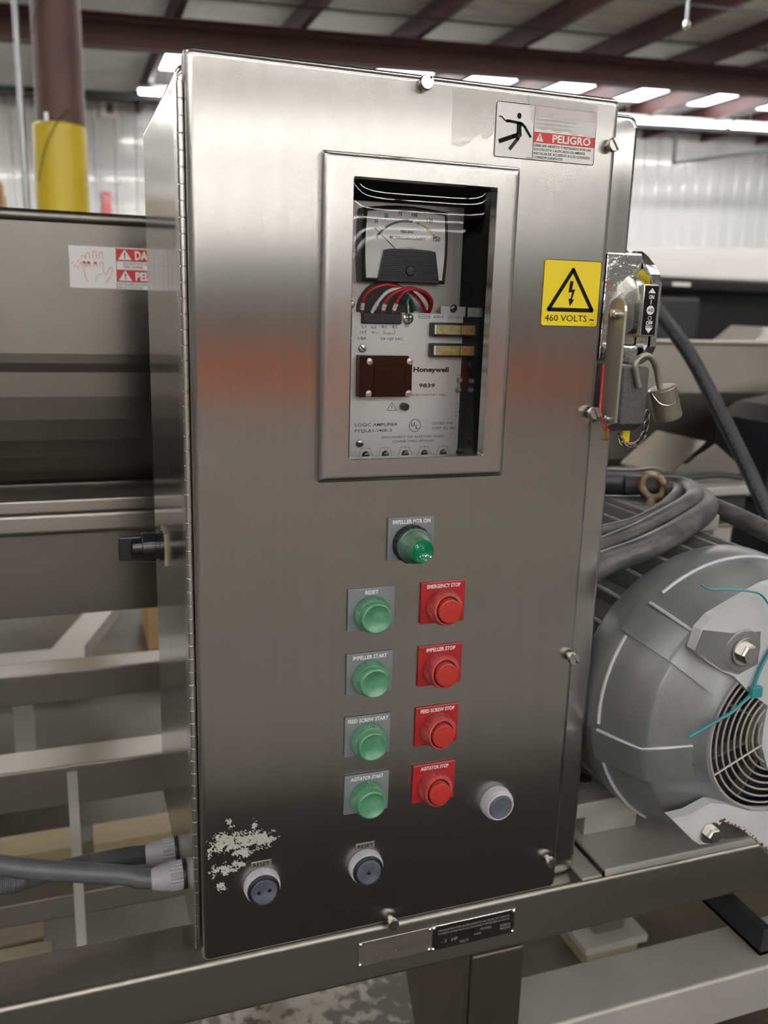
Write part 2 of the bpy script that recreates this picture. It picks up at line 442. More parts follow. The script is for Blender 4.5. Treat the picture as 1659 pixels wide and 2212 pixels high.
def ribbed_wall(name, a, b, axis, pos, inward, pitch=.305, m=None):
    """white ribbed sheet wall whose top follows the roof slope"""
    n = int((b - a) / pitch); prof = []
    for k in range(n):
        s = a + k * pitch
        for d, h in ((0, 0), (.10, 0), (.125, .03), (.165, .03), (.19, 0), (.235, 0), (.242, .006), (.256, .006), (.263, 0)):
            prof.append((s + d, h))
    prof.append((b, 0))
    v = []; f = []
    for s, h in prof:
        p = pos + inward * h
        x = s if axis == 'x' else p
        top = roof_z(x) + .05
        v.append((s, p, 0) if axis == 'x' else (p, s, 0)); v.append((s, p, top) if axis == 'x' else (p, s, top))
    for i in range(len(prof) - 1): f.append((2 * i, 2 * i + 2, 2 * i + 3, 2 * i + 1))
    return struct(name, MB().add(v, f), m or M['wallsheet'])
ribbed_wall('wall_back', X0, X1, 'x', Y1, -1)
ribbed_wall('wall_front', X0, X1, 'x', Y0, 1, .61, M['greysheet'])
ribbed_wall('wall_left', Y0, Y1, 'y', X0, 1, .61)
ribbed_wall('wall_right', Y0, Y1, 'y', X1, -1, .61)

# roof deck with thickness, sloping up to the right; near part is foil-faced insulation, far part a pale liner
def deck(y0, y1):
    mb = MB()
    v = []
    for (x, y) in ((X0, y0), (X1, y0), (X1, y1), (X0, y1)): v += [(x, y, roof_z(x)), (x, y, roof_z(x) + .1)]
    return mb.add(v, [(0, 2, 4, 6), (7, 5, 3, 1), (0, 1, 3, 2), (2, 3, 5, 4), (4, 5, 7, 6), (6, 7, 1, 0)])
ceil = struct('ceiling', deck(-4.0, 9.2), M['insulation'])
lab(obj('roof_liner', deck(Y0, -4.0), M['hallroof'], ceil), 'pale liner over the front half of the hall')
lab(obj('roof_liner', deck(9.2, Y1), M['farroof'], ceil), 'pale liner beyond the main rafter')

# purlins run front to back under the roof, one every 1.28 m
px = [1.10 + 1.283 * k for k in range(-11, 13)]
pm = MB().box(-.035, .035, Y0 + .1, Y1 - .1, -.24, 0)
pur0 = None
for x in px:
    if pur0 is None:
        pur0 = obj('purlin', pm, M['maroon'], ceil, (x, 0, roof_z(x) - .002))
    else:
        copy(pur0, ceil, (x, 0, roof_z(x) - .002))
# main rafters across
def rafter(y, d=.30):
    mb = MB(); v = []
    zt = lambda x: roof_z(x) - .245
    def sl(y0, y1, da, db):
        v = []
        for x in (X0 + .05, X1 - .05):
            v += [(x, y0, zt(x) - da), (x, y1, zt(x) - da), (x, y1, zt(x) - db), (x, y0, zt(x) - db)]
        mb.add(v, [(0, 1, 2, 3), (7, 6, 5, 4), (0, 4, 5, 1), (1, 5, 6, 2), (2, 6, 7, 3), (3, 7, 4, 0)])
    sl(y - .09, y + .09, 0, .02); sl(y - .012, y + .012, .02, d - .02); sl(y - .09, y + .09, d - .02, d)
    return mb
obj('rafter', rafter(9.0), M['maroon'], ceil)
for y in (3.0, -3.0, -9, -15.5, -24): obj('rafter', rafter(y), M['maroon'], ceil)
# skylight sheets set between the far purlins
for k, x in enumerate(px):
    if .5 < x < 15 or -9 < x < -2:
        a, b = x + .12, x + 1.17
        mb = MB()
        v = [(a, 10.9, roof_z(a) - .015), (b, 10.9, roof_z(b) - .015), (b, 12.1, roof_z(b) - .015), (a, 12.1, roof_z(a) - .015)]
        v += [(p[0], p[1], p[2] + .012) for p in v]
        mb.add(v, [(0, 1, 2, 3), (7, 6, 5, 4), (0, 4, 5, 1), (1, 5, 6, 2), (2, 6, 7, 3), (3, 7, 4, 0)])
        lab(obj('skylight_sheet', mb, M['skylight'], ceil), 'lit translucent roof sheet')
# thin pipes under the roof
for k, (y, dz, r) in enumerate(((6.9, .30, .012), (8.0, .31, .01))):
    t = thing('sprinkler_pipe', ('thin dark pipe crossing under the roof, the one farther from the rafter', 'thin dark pipe crossing under the roof close to the big red rafter')[k], 'pipe', (0, y, roof_z(0) - dz))
    obj('pipe_run', MB().tube([(x, y, roof_z(x) - dz) for x in (-6, 12)], r, 8), M['darksteel'], t)
    for x in px[8:20]:
        obj('hanger', MB().tube([(x, y, roof_z(x) - .2), (x, y, roof_z(x) - dz)], .005, 6), M['darksteel'], t)
t = thing('drop_rod', 'short pale rod hanging from the roof near the top right corner', 'rod', (5.02, 6.1, roof_z(5.05)))
obj('rod', MB().tube([(5.02, 6.1, roof_z(5.05)), (5.02, 6.1, 3.93)], .012, 8), M['galv'], t)
obj('rod_cap', MB().lathe([(.012, .02), (.028, .0), (.028, -.03), (.01, -.05)], (5.02, 6.1, 3.93), 'z', 10, cap0=True), M['bright'], t)

# dark girt trims along the top of the far wall
def girt(y, dz, h):
    mb = MB(); v = []
    for x in (X0 + .1, X1 - .1): v += [(x, y, roof_z(x) - dz), (x, y + .08, roof_z(x) - dz), (x, y + .08, roof_z(x) - dz - h), (x, y, roof_z(x) - dz - h)]
    return mb.add(v, [(0, 1, 2, 3), (7, 6, 5, 4), (0, 4, 5, 1), (1, 5, 6, 2), (2, 6, 7, 3), (3, 7, 4, 0)])
struct('trim_1', girt(13.85, .0, .09), M['darksteel'])
struct('trim_2', girt(12.7, .20, .08), M['darksteel'])

# fluorescent strip fixtures in rows across the hall, some added as fill light
ORD = 'first second third fourth fifth sixth seventh eighth ninth tenth eleventh'.split()
def light_row(y, xs, label, zo=.27):
    for q_, x in enumerate(xs):
        L = 2.3
        z = roof_z(x) - zo
        t = thing('strip_light', label + ', ' + ORD[q_] + ' from its left end', 'light', (x, y, z), 'fluorescent strips in rows under the roof')
        th = math.atan(.045)
        R = Matrix.Translation((x, y, z)) @ Matrix.Rotation(-th, 4, 'Y')
        h = MB().box(-L / 2, L / 2, -.09, .09, .0, .05, M=R)
        obj('housing', h, M['fixture'], t)
        for dy in (-.045, .045):
            tb = MB().tube([R @ Vector((-L / 2 + .02, dy, -.025)), R @ Vector((L / 2 - .02, dy, -.025))], .02, 8)
            obj('lit_tube', tb, M['tube'], t)
        for dx in (-.8, .8):
            a = R @ Vector((dx, 0, .05))
            obj('hanger', MB().tube([a, (a.x, a.y, roof_z(a.x))], .006, 6), M['darksteel'], t)
xs_all = [-10.2 + 2.45 * k for k in range(11)]
light_row(12.0, [-6.96, -4.58, -2.2] + [2.10 + 2.38 * k for k in range(5)], 'lit strip in the row before the ribbed wall', .30)
light_row(6.4, xs_all[2:10], 'lit strip in the row before the big rafter')
light_row(.1, xs_all[1:9:2], 'lit strip in the row over the cabinet')
light_row(-5.5, xs_all[1:9], 'unseen fill strip in the second row behind the camera')  # unseen row, filled out to put more light on the door front
light_row(-3.0, xs_all[1:9], 'added fill strip in the nearest row behind the camera')  # row added as fill light for the door front
light_row(-8.0, xs_all[1:10], 'added fill strip in the third row behind the camera')  # another added fill row, above what the door mirrors
light_row(-14.5, xs_all, 'lit strip in the fourth row behind the camera')
light_row(-21.0, xs_all[1:9:1], 'lit strip in the fifth row behind the camera')
light_row(-29.5, xs_all, 'lit strip in the sixth row behind the camera')
light_row(-37.0, xs_all, 'added wall-lighting strip in the farthest row behind the camera')  # row added to light the front wall that the door mirrors

# orange pallet rack behind the camera (seen only mirrored in the steel)
rk = thing('pallet_rack', 'orange pallet rack beam standing behind the camera and mirrored in the door', 'rack', (1.5, -7.5, 0))
for x in (-3.2, 1.0, 5.2):
    obj('rack_upright', MB().box(x - .04, x + .04, -7.55, -7.45, 0, 1.9, .005), M['navy'], rk)
    obj('rack_upright', MB().box(x - .04, x + .04, -8.55, -8.45, 0, 1.9, .005), M['navy'], rk)
for y in (-7.44, -8.46):
    obj('rack_beam', MB().box(-3.2, 5.2, y - .025, y + .025, .62, .98, .008), M['rackorange'], rk)

# ---- far things on and near the back wall
s = thing('number_sign', 'pale square wall sign with a black figure 8 on the ribbed wall', 'sign', (.69, 13.93, 4.27))
obj('sign_board', MB().box(.56, .82, 13.93, 13.955, 4.13, 4.40, .004), M['signpaper'], s)
mb = MB(); text(mb, '8', .69, 4.265, .15, 13.927, bold=.03); obj('lettering', mb, M['black'], s)
s = thing('red_wall_sign', 'narrow red upright sign low on the ribbed wall left of the cabinet', 'sign', (.60, 13.9, 2.9))
obj('sign_board', MB().box(.53, .66, 13.93, 13.955, 2.70, 3.08, .004), M['extred'], s)
mb = MB(); text(mb, 'FIRE', .595, 2.99, .035, 13.927, width=.1); text(mb, 'EXTINGUISHER', .595, 2.93, .03, 13.927, width=.11); obj('lettering', mb, M['white'], s)

c = thing('steel_column', 'round brown steel column with a yellow plastic sleeve at its foot', 'column', (-.07, 4.6, 0))
obj('shaft', MB().lathe([(.128, 0), (.128, 4.05)], (-.072, 4.6, 0), 'z', 32, cap0=True), M['column'], c)
obj('guard_sleeve', MB().lathe([(.129, 0), (.14, 0), (.14, 2.40), (.1295, 2.41)], (-.082, 4.6, 0), 'z', 32, cap1=False), M['yellowguard'], c)
obj('top_plate', MB().box(-.24, .10, 4.43, 4.77, 4.05, 4.165), M['column'], c)
obj('wire', MB().tube(spline([(-.20, 4.47, 2.1), (-.16, 4.455, 2.26), (-.10, 4.45, 2.39), (-.03, 4.45, 2.47)]), .003, 6), M['darksteel'], c)
obj('wire', MB().tube(spline([(-.185, 4.49, 2.82), (-.17, 4.47, 2.92), (-.12, 4.455, 3.0), (-.06, 4.455, 3.06)]), .003, 6), M['darksteel'], c)
obj('clip', MB().box(-.155, -.135, 4.452, 4.47, 2.40, 2.445), M['galv'], c)
p = thing('pipe_post', 'thin galvanised upright pipe left of the brown column', 'pipe', (-.27, 4.5, 0))
obj('pipe', MB().tube([(-.268, 4.5, 0), (-.268, 4.5, roof_z(-.3))], .017, 12), M['galv'], p)
obj('base_flange', MB().lathe([(.05, 0), (.05, .012), (.02, .02)], (-.268, 4.5, 0), 'z', 14, cap0=True), M['galv'], p)
b = thing('cardboard_box', 'tan cardboard box on a stack behind the hopper, left edge', 'box', (-1.0, 6.2, 1.7))
obj('carton', MB().box(-1.15, -.46, 5.9, 6.5, 1.55, 2.20, .006), M['card'], b)
obj('flap', MB().box(-.72, -.46, 5.93, 6.2, 2.20, 2.245, .003), M['card'], b)
st = thing('shelf_stand', 'dark stand under the tan cardboard box', 'stand', (-.8, 6.2, 0))
for x in (-1.12, -.49):
    for y in (5.93, 6.47): obj('leg', MB().box(x - .025, x + .025, y - .025, y + .025, 0, 1.51), M['darksteel'], st)
obj('shelf', MB().box(-1.2, -.42, 5.86, 6.54, 1.51, 1.55), M['darksteel'], st)

# pipe bracket hanging in front of the wall, right
bk = thing('bent_pipe', 'thin dark bent pipe bracket against the ribbed wall at upper right', 'pipe', (10.2, 12.6, 4.5))
obj('pipe_run', MB().tube([(10.05, 12.9, 4.66), (10.05, 12.9, 4.08)], .03, 8), M['darksteel'], bk)
obj('pipe_run', MB().tube([(10.05, 12.9, 4.08), (13.2, 12.2, 4.62)], .03, 8), M['darksteel'], bk)

# ================================================================== THE MACHINE FRAME
ZT = .78            # top of the front beam
fr = thing('machine_frame', 'brushed steel tube frame carrying the control cabinet and the motor', 'frame', (.3, .04, 0))
obj('top_beam', MB().box(-1.6, 1.5, .0, .076, ZT - .075, ZT, .006, 3), M['steel_x'], fr)
# raised motor deck with its front lip
obj('motor_deck', MB().box(.522, 1.5, -.001, .62, ZT + .001, ZT + .013, .003), M['deck'], fr)
lab(obj('base_plate', MB().box(.4905, .521, .002, .36, ZT, ZT + .004, .001), M['deck'], fr), 'flat plate beside the cabinet foot')
obj('weld_bead', MB().tube([(.5225, .0, ZT + .006), (.5225, .36, ZT + .006)], .004, 6), M['steel_y'], fr)
obj('leg', MB().box(.336, .412, .0, .076, .0, ZT - .075, .005), M['steel_z'], fr)
obj('lower_rail', MB().box(.412, 1.5, .0, .095, .485, .565, .006, 3), M['deck'], fr)
obj('brace_plate', MB().prism([(.004, ZT - .0755), (.34, ZT - .0755), (.32, ZT - .10), (.03, .30), (.004, .30)], 'x', .3290, .3350), M['steel_z'], fr)
obj('rear_beam', MB().box(.44, 1.5, .66, .736, ZT - .085, ZT - .01, .006), M['steel_x'], fr)
for x in (.44, 1.42):
    obj('cross_beam', MB().box(x, x + .076, .076, .66, ZT - .075, ZT - .002, .005), M['steel_y'], fr)
obj('leg', MB().box(1.0, 1.083, .66, .738, .07, ZT - .085, .005), M['steel_z'], fr)
obj('foot_plate', MB().box(.955, 1.125, .625, .775, .05, .07, .002), M['deck'], fr)
obj('leg', MB().box(1.40, 1.476, .0, .076, .0, ZT - .075, .005), M['steel_z'], fr)
obj('leg', MB().box(-1.4, -1.324, .0, .076, .0, ZT - .075, .005), M['steel_z'], fr)
lab(obj('angle_bar', MB().box(.83, .845, .02, .655, .567, .612).box(.83, .88, .02, .655, .567, .573), M['darksteel'], fr), 'dark angle bar running back')
# rivets and two nameplates on the front beam
np1 = lab(obj('nameplate', MB().box(.183, .2775, -.0015, -.0002, .7305, .7640, .0006, 1), M['nameplate'], fr), 'plain engraved steel plate')
np2 = lab(obj('nameplate', MB().box(.2775, .3925, -.0015, -.0002, .7290, .7640, .0006, 1), M['bright'], fr), 'black printed plate with pale lettering')
obj('black_field', MB().add(rrect(.2795, .3905, .7305, .7620, .003, -.0017), [tuple(range(20))]), M['blackplate'], np2)
mb = MB()
text(mb, 'THIS EQUIPMENT MUST BE GROUNDED BEFORE USE. DO NOT OPERATE', .335, .7565, .0026, -.0019, .098)
text(mb, 'WITHOUT GUARDS IN PLACE. DISCONNECT POWER BEFORE SERVICE', .335, .7520, .0026, -.0019, .098)
text(mb, 'MODEL', .352, .7460, .003, -.0019, .016); text(mb, 'PATENTS', .379, .7440, .004, -.0019, .014); text(mb, 'PENDING', .379, .7395, .003, -.0019, .014)
text(mb, '- 3   HP', .302, .7405, .005, -.0019, .022); text(mb, 'VOLTS', .322, .7345, .004, -.0019, .012); text(mb, '460', .340, .7405, .003, -.0019, .010)
obj('lettering', mb, M['paleprint'], np2)
mb = MB()
for r_ in range(3):
    for k in range(9 + 2 * r_):
        if random.random() < .75: mb.box(.202 + k * .0035, .2033 + k * .0035, -.0018, -.0014, .7345 + r_ * .0040, .7358 + r_ * .0040)
lab(obj('stamped_marks', mb, M['bright'], np1), 'worn stamped marks')
rv = MB().lathe([(.0028, 0), (.0026, -.0010), (.0016, -.0018), (.0004, -.0021)], (0, 0, 0), 'y', 12)
r0 = None
for (x, z, pp) in ((.1855, .7615, np1), (.2750, .7615, np1), (.1855, .7330, np1), (.2748, .7330, np1), (.2803, .7615, np2), (.3898, .7615, np2), (.2803, .7318, np2), (.3898, .7318, np2)):
    if r0 is None: r0 = obj('rivet', rv, M['bright'], pp, (x, -.0016, z))
    else: copy(r0, pp, (x, -.0016, z))
blk = thing('wood_block', 'brown timber block under the square foot plate of the frame', 'block', (1.04, .7, 0))
obj('block', MB().box(.97, 1.11, .64, .76, 0, .0498, .003), M['oldwood'], blk)

# ================================================================== THE CONTROL CABINET
W, ZB, ZC = .45, .7802, 1.7225
cab = thing('control_cabinet', 'tall brushed stainless control cabinet with meter window and push buttons on the steel frame', 'cabinet', (.22, .1, ZB))
bl, br, bt, bd = -.006, .4900, 1.713, .36
body = MB()
# shell: back -> outside -> rounded front edge -> front flange -> inside
R_ = .012
lo = [rrect(bl, br, ZB, bt, R_, bd)]
lo += [rrect(bl, br, ZB, bt, R_, .028)]
for a in (30, 60, 90):
    q = math.radians(a); i = .006 * (1 - math.cos(q)); lo.append(rrect(bl + i, br - i, ZB + i, bt - i, R_, .028 - .006 * math.sin(q)))
lo += [rrect(bl + .03, br - .06, ZB + .03, bt - .03, R_, .022), rrect(bl + .03, br - .06, ZB + .03, bt - .03, R_, .026)]
body.loft(lo, True, True, False)
obj('body', body, M['body'], cab)
ins = MB().loft([rrect(bl + .004, br - .004, ZB + .004, bt - .004, R_, .027), rrect(bl + .004, br - .004, ZB + .004, bt - .004, R_, bd - .004)], True, False, True, False)
lab(obj('cabinet_interior', ins, M['inside'], cab), 'dark inside of the cabinet')
# door
ox0, ox1, oz0, oz1 = .152, .3085, 1.346, 1.626
lo = [rrect(.012, W - .012, ZB + .012, ZC - .012, .004, .021), rrect(.0, W, ZB, ZC, .007, .021), rrect(.0, W, ZB, ZC, .007, .0085)]
for a in (15, 30, 45, 60, 75, 90):
    q = math.radians(a); i = .0085 * (1 - math.cos(q)); lo.append(rrect(i, W - i, ZB + i, ZC - i, max(.007 - i * .6, .002), .0085 - .0085 * math.sin(q)))
lo += [rrect(.05, W - .05, ZB + .05, ZC - .05, .003, 0.0), rrect(ox0, ox1, oz0, oz1, .002, 0.0), rrect(ox0, ox1, oz0, oz1, .002, .003), rrect(.012, W - .012, ZB + .012, ZC - .012, .004, .003)]
door = obj('door', MB().loft(lo), M['door'], cab)
# bezel of the window
fx0, fx1, fz0, fz1 = .1240, .3325, 1.3262, 1.6443
lo = [rrect(fx0, fx1, fz0, fz1, .003, .0005), rrect(fx0, fx1, fz0, fz1, .003, -.006)]
for a in (15, 30, 45, 60, 75, 90):
    q = math.radians(a); i = .008 * (1 - math.cos(q)); lo.append(rrect(fx0 + i, fx1 - i, fz0 + i, fz1 - i, .003, -.006 - .006 * math.sin(q)))
lo += [rrect(.1545, .3065, 1.3500, 1.6225, .0015, -.012), rrect(.1550, .3060, 1.3505, 1.6220, .0015, -.0115), rrect(.1550, .3060, 1.3505, 1.6220, .0015, .002)]
bez = obj('window_bezel', MB().loft(lo), M['frame'], cab)
# slightly domed clear pane
mb = MB(); nx, nzz = 24, 48; v = []
for j in range(nzz + 1):
    for i in range(nx + 1):
        u_, v_ = 2 * i / nx - 1, 2 * j / nzz - 1
        v.append((.2305 + u_ * .0760, -.001 - .0050 * (1 - abs(u_) ** 7) * (1 - abs(v_) ** 11), 1.48625 + v_ * .1365))
f = [(j * (nx + 1) + i, j * (nx + 1) + i + 1, (j + 1) * (nx + 1) + i + 1, (j + 1) * (nx + 1) + i) for j in range(nzz) for i in range(nx)]
mb.add(v, f, True)
obj('window_pane', mb, M['pane'], cab)
# piano hinge: leaf and knuckles
hg = obj('hinge_leaf', MB().box(-.0069, -.0058, .008, .034, .795, 1.70), M['pin'], cab)
pitch = .01445
kn = MB().tube([(0, 0, .0006), (0, 0, pitch - .0006)], .0033, 10)
k0 = None
for k in range(62):
    z = .797 + k * pitch
    if k0 is None: k0 = obj('hinge_knuckle', kn, M['pin'], hg, (-.0036, .0085, z))
    else: copy(k0, hg, (-.0036, .0085, z))
obj('hinge_pin', MB().tube([(-.0036, .0085, .7955), (-.0036, .0085, .797 + 62 * pitch + .001)], .0020, 8), M['pin'], hg)
# slotted clamp screws round the door edge
sc = MB()
sc.lathe([(.0042, .006), (.0042, -.004), (.0066, -.004), (.0072, -.0052), (.0072, -.0095), (.0064, -.0108)], (0, 0, 0), 'y', 18, cap1=False)
for sgn in (1, -1):   # two half-discs leave the slot between them
    pl = [(.0064 * math.cos(a), .0064 * math.sin(a)) for a in [math.acos(.0011 / .0064) * (-1) + k * 2 * math.acos(.0011 / .0064) / 10 for k in range(11)]]
    pl = [(sgn * p[0], p[1]) for p in pl]
    sc.prism(pl, 'y', -.0108, -.0085)
sc.box(-.0011, .0011, -.0088, -.0082, -.0062, .0062)
s0 = None
for k, (x, z, rot) in enumerate(((.2265, 1.7125, 40), (.4392, 1.6745, -35), (.4430, 1.3935, -30), (.4425, 1.1005, -40), (.4345, .8262, -25), (.2235, .7865, -20))):
    L = (x, -.0005, z); rt = (0, math.radians(rot), 0)
    if s0 is None:
        s0 = obj('clamp_screw', sc, M['screw'], door, L); s0.rotation_euler = rt
    else: copy(s0, door, L, rt)

# ---------------------------------------------------------------- push buttons
def knurl(n, a):
    return lambda k, r, t: (a if k % 2 else -a) if r > .0165 and t < -.0015 else 0
P0 = -.0035   # front of the legend plates
def base(pname, label, x, z, plate, words, wid, tilt=0.0, cap=.0046):
    pm_ = M['legend_red'] if plate == 'red' else M['legend']
    p = MB().box(-.0265, .0265, P0, -.0002, -.0238, .0238, .0006, 1)
    if tilt:
        T = Matrix.Rotation(tilt, 4, 'Y'); p.v = [tuple(T @ Vector(q)) for q in p.v]
    o = lab(obj(pname, p, pm_, cab, (x, 0, z)), label)
    tb = MB(); text(tb, words, x, z + .0196, cap * .94, P0 - .0003, wid, bold=.035, tilt=-tilt)
    obj('lettering', tb, M['white'], o)
    return o
mesh_ring = {}
def ring_part(par, x, z, y0, m, name='knurled_ring'):
    key = 'ring'
    mb = MB().lathe([(.0200, 0), (.0200, -.0018), (.0199, -.0022), (.0194, -.0098), (.0182, -.0114), (.0160, -.0118)], (0, 0, 0), 'y', 120, wob=knurl(120, .020), cap1=False)
    return obj(name, mb, m, par, (x, y0, z))
def green_button(x, z, words, wid, label, tilt=0, capm=.0046):
    o = base('push_button', label, x, z, 'grey', words, wid, tilt, capm)
    zc = z - .0040
    ring_part(o, x, zc, P0, M['green'])
    cap = MB().lathe([(.0168, -.0105), (.0172, -.0125), (.0172, -.0180), (.0165, -.0198), (.0152, -.0205), (.0138, -.0200), (.0120, -.0186), (.0085, -.0172), (.0040, -.0164), (.0005, -.0162)], (x, P0, zc), 'y', 40)
    obj('button_cap', cap, M['greencap'], o)
def red_button(x, z, words, wid, label, gap=30):
    o = base('push_button', label, x, z, 'red', words, wid)
    zc = z - .0040
    ring_part(o, x, zc, P0, M['redring'])
    # half shroud: higher at one side, with a dark gap to the cap
    n = 40; lo = []
    def sh(r, t): return [(x + r * math.cos(2 * PI * k / n), P0 + t * (1 + .22 * math.cos(2 * PI * k / n - math.radians(gap) - PI)), zc + r * math.sin(2 * PI * k / n)) for k in range(n)]
    obj('shroud', MB().loft([sh(.0182, -.0095), sh(.0178, -.0135), sh(.0168, -.0155), sh(.0152, -.0158), sh(.0148, -.0140), sh(.0148, -.006)]), M['redring'], o)
    obj('gap_seal', MB().lathe([(.0150, -.0118), (.0005, -.0119)], (x, P0, zc), 'y', 24), M['blackplastic'], o)
    cap = MB().lathe([(.0134, -.011), (.0136, -.0195), (.0131, -.0208), (.0122, -.0213), (.0005, -.0213)], (x, P0, zc), 'y', 36)
    obj('button_cap', cap, M['redcap'], o)
cxL, cxR = .1870, .2712
green_button(cxL, 1.1838, 'RESET', .0150, 'green push button under the grey plate reading RESET')
green_button(cxL, 1.1096, 'IMPELLER START', .0395, 'green push button under the grey plate reading IMPELLER START')
green_button(cxL - .0003, 1.0348, 'FEED SCREW START', .0475, 'green push button under the grey plate reading FEED SCREW START', .012)
green_button(cxL + .0003, .9632, 'AGITATOR START', .0390, 'green push button under the grey plate reading AGITATOR START', .010)
red_button(cxR, 1.1845, 'EMERGENCY STOP', .0400, 'red push button under the red plate reading EMERGENCY STOP', 50)
red_button(cxR, 1.1098, 'IMPELLER STOP', .0350, 'red push button under the red plate reading IMPELLER STOP', 60)
red_button(cxR - .0005, 1.0357, 'FEED SCREW STOP', .0420, 'red push button under the red plate reading FEED SCREW STOP', 40)
red_button(cxR - .0010, .9630, 'AGITATOR STOP', .0350, 'red push button under the red plate reading AGITATOR STOP', 55)
# pilot light
pl = base('pilot_light', 'green pilot lamp on the plate reading IMPELLER MTR ON', .2300, 1.2600, 'grey', 'IMPELLER MTR ON', .0435)
lx, lz = .2300, 1.2550
mb = MB().lathe([(.0212, 0), (.0214, -.002), (.0208, -.007), (.0195, -.0085)], (0, 0, 0), 'y', 64, wob=lambda k, r, t: (.022 if k % 4 < 2 else -.022) if t < -.001 else 0, cap1=False)
obj('base_ring', mb, M['blackplastic'], pl, (lx, P0, lz))
mb = MB().lathe([(.0195, -.0075), (.0192, -.0125), (.0182, -.0130), (.0180, -.0145), (.0172, -.0185), (.0150, -.0270), (.0134, -.0325), (.0126, -.0338)], (lx, P0, lz), 'y', 48, cap1=False)
obj('lens_side', mb, M['lensrim'], pl)
prof = [(.0126, -.0336)]
for k in range(6):
    r1 = .0118 - k * .0019
    prof += [(r1, -.0345 - k * .0004), (r1 - .0012, -.0336 - k * .0005)]
prof += [(.0004, -.0372)]
mb = MB().lathe(prof, (lx, P0, lz), 'y', 48, smooth=False, wob=lambda k, r, t: .006 if k % 2 and r > .01 else 0)
obj('lens', mb, M['lens'], pl)
# reset buttons with grey rubber boots
def boot_button(x, z, label, tag_, pts):
    mb = MB().lathe([(.0202, 0), (.0202, -.002), (.0196, -.0088), (.0188, -.0108), (.0168, -.0114)], (0, 0, 0), 'y', 96, wob=knurl(96, .02), cap1=False)
    o = lab(obj('reset_button', mb, M['rubber'], cab, (x, -.0003, z)), label)
    obj('rim', MB().lathe([(.0180, -.0105), (.0180, -.0140), (.0166, -.0156), (.0152, -.0150), (.0148, -.0120)], (x, 0, z), 'y', 40, cap1=False), M['rubber'] if tag_ == 'plain' else M['blackplastic'], o)
    obj('boot_face', MB().lathe([(.0150, -.0120), (.0148, -.0160), (.0138, -.0172), (.0110, -.0168), (.0060, -.0158), (.0004, -.0155)], (x, 0, z), 'y', 36), M['boot'], o)
    for (dx, dz) in pts:
        obj('dimple', MB().lathe([(.0022, -.0164), (.0018, -.0173), (.0003, -.0174)], (x + dx, 0, z + dz), 'y', 10), M['blackplastic'], o)
    if tag_ != 'plain':
        sl = obj('reset_label', MB().box(x - .0115, x + .0115, -.0009, -.0001, z + .0210, z + .0285, .0003, 1), M['nameplate'], o)
        tb = MB(); text(tb, 'RESET', x, z + .0248, .0044, -.0011, .0185, bold=.02); obj('lettering', tb, M['black'], o)
boot_button(.3540, .9222, 'plain blue-grey boot button without a label at lower right', 'plain', [])
boot_button(.1885, .8690, 'blue-grey boot button under the middle RESET label', 'l', [(.0, -.001)])
boot_button(.0665, .8700, 'blue-grey boot button under the RESET label beside the grey residue', 'l', [(-.006, 0), (.006, .001)])

# ---------------------------------------------------------------- stickers on the door
vs = lab(obj('warning_sticker', MB().add(rrect(.3713, .4418, 1.4878, 1.5570, .003, -.0006, 3), [tuple(range(16))]).add(rrect(.3713, .4418, 1.4878, 1.5570, .003, -.0001, 3), [tuple(range(16))]), M['yellow'], cab), 'yellow high voltage sticker with a lightning bolt triangle')
mb = MB(); yy = -.0009
def outl(mb, poly_, wd, y): line(mb, poly_, wd, y, True)
T = [(.4075, 1.5470), (.4335, 1.5045), (.3795, 1.5045)]
outl(mb, [(.4068, 1.5472), (.4338, 1.5052), (.3798, 1.5052)], .0042, yy)
mb.add([(p[0], yy, p[1]) for p in [(.4040, 1.5355), (.4082, 1.5352), (.4068, 1.5265), (.4108, 1.5270), (.4078, 1.5165), (.4104, 1.5160), (.4058, 1.5090), (.4034, 1.5172), (.4060, 1.5170), (.4072, 1.5240), (.4028, 1.5232)]], [tuple(range(11))])
text(mb, '460 VOLTS', .4020, 1.4965, .0066, yy, .0520); text(mb, '~', .4345, 1.4960, .0075, yy, .0058, bold=.03)
line(mb, rrect(.3715, .4416, 1.4880, 1.5568, .003, 0, 3) and [(p[0], p[2]) for p in rrect(.3715, .4416, 1.4880, 1.5568, .003, 0, 3)], .0005, yy, True)
text(mb, '52704', .4355, 1.4905, .0014, yy, .005)
obj('print', mb, M['black'], vs)

ds = lab(obj('danger_sticker', MB().add(rrect(.3054, .4212, 1.6535, 1.7055, .002, -.0006, 3), [tuple(range(16))]).add(rrect(.3054, .4212, 1.6535, 1.7055, .002, -.0001, 3), [tuple(range(16))]), M['white'], cab), 'torn white and red electric shock warning sticker')
mb = MB(); yy = -.0009
line(mb, [(p[0], p[2]) for p in rrect(.3056, .4210, 1.6537, 1.7053, .002, 0, 3)], .0006, yy, True)
line(mb, [(.3488, 1.6537), (.3484, 1.7053)], .0006, yy)
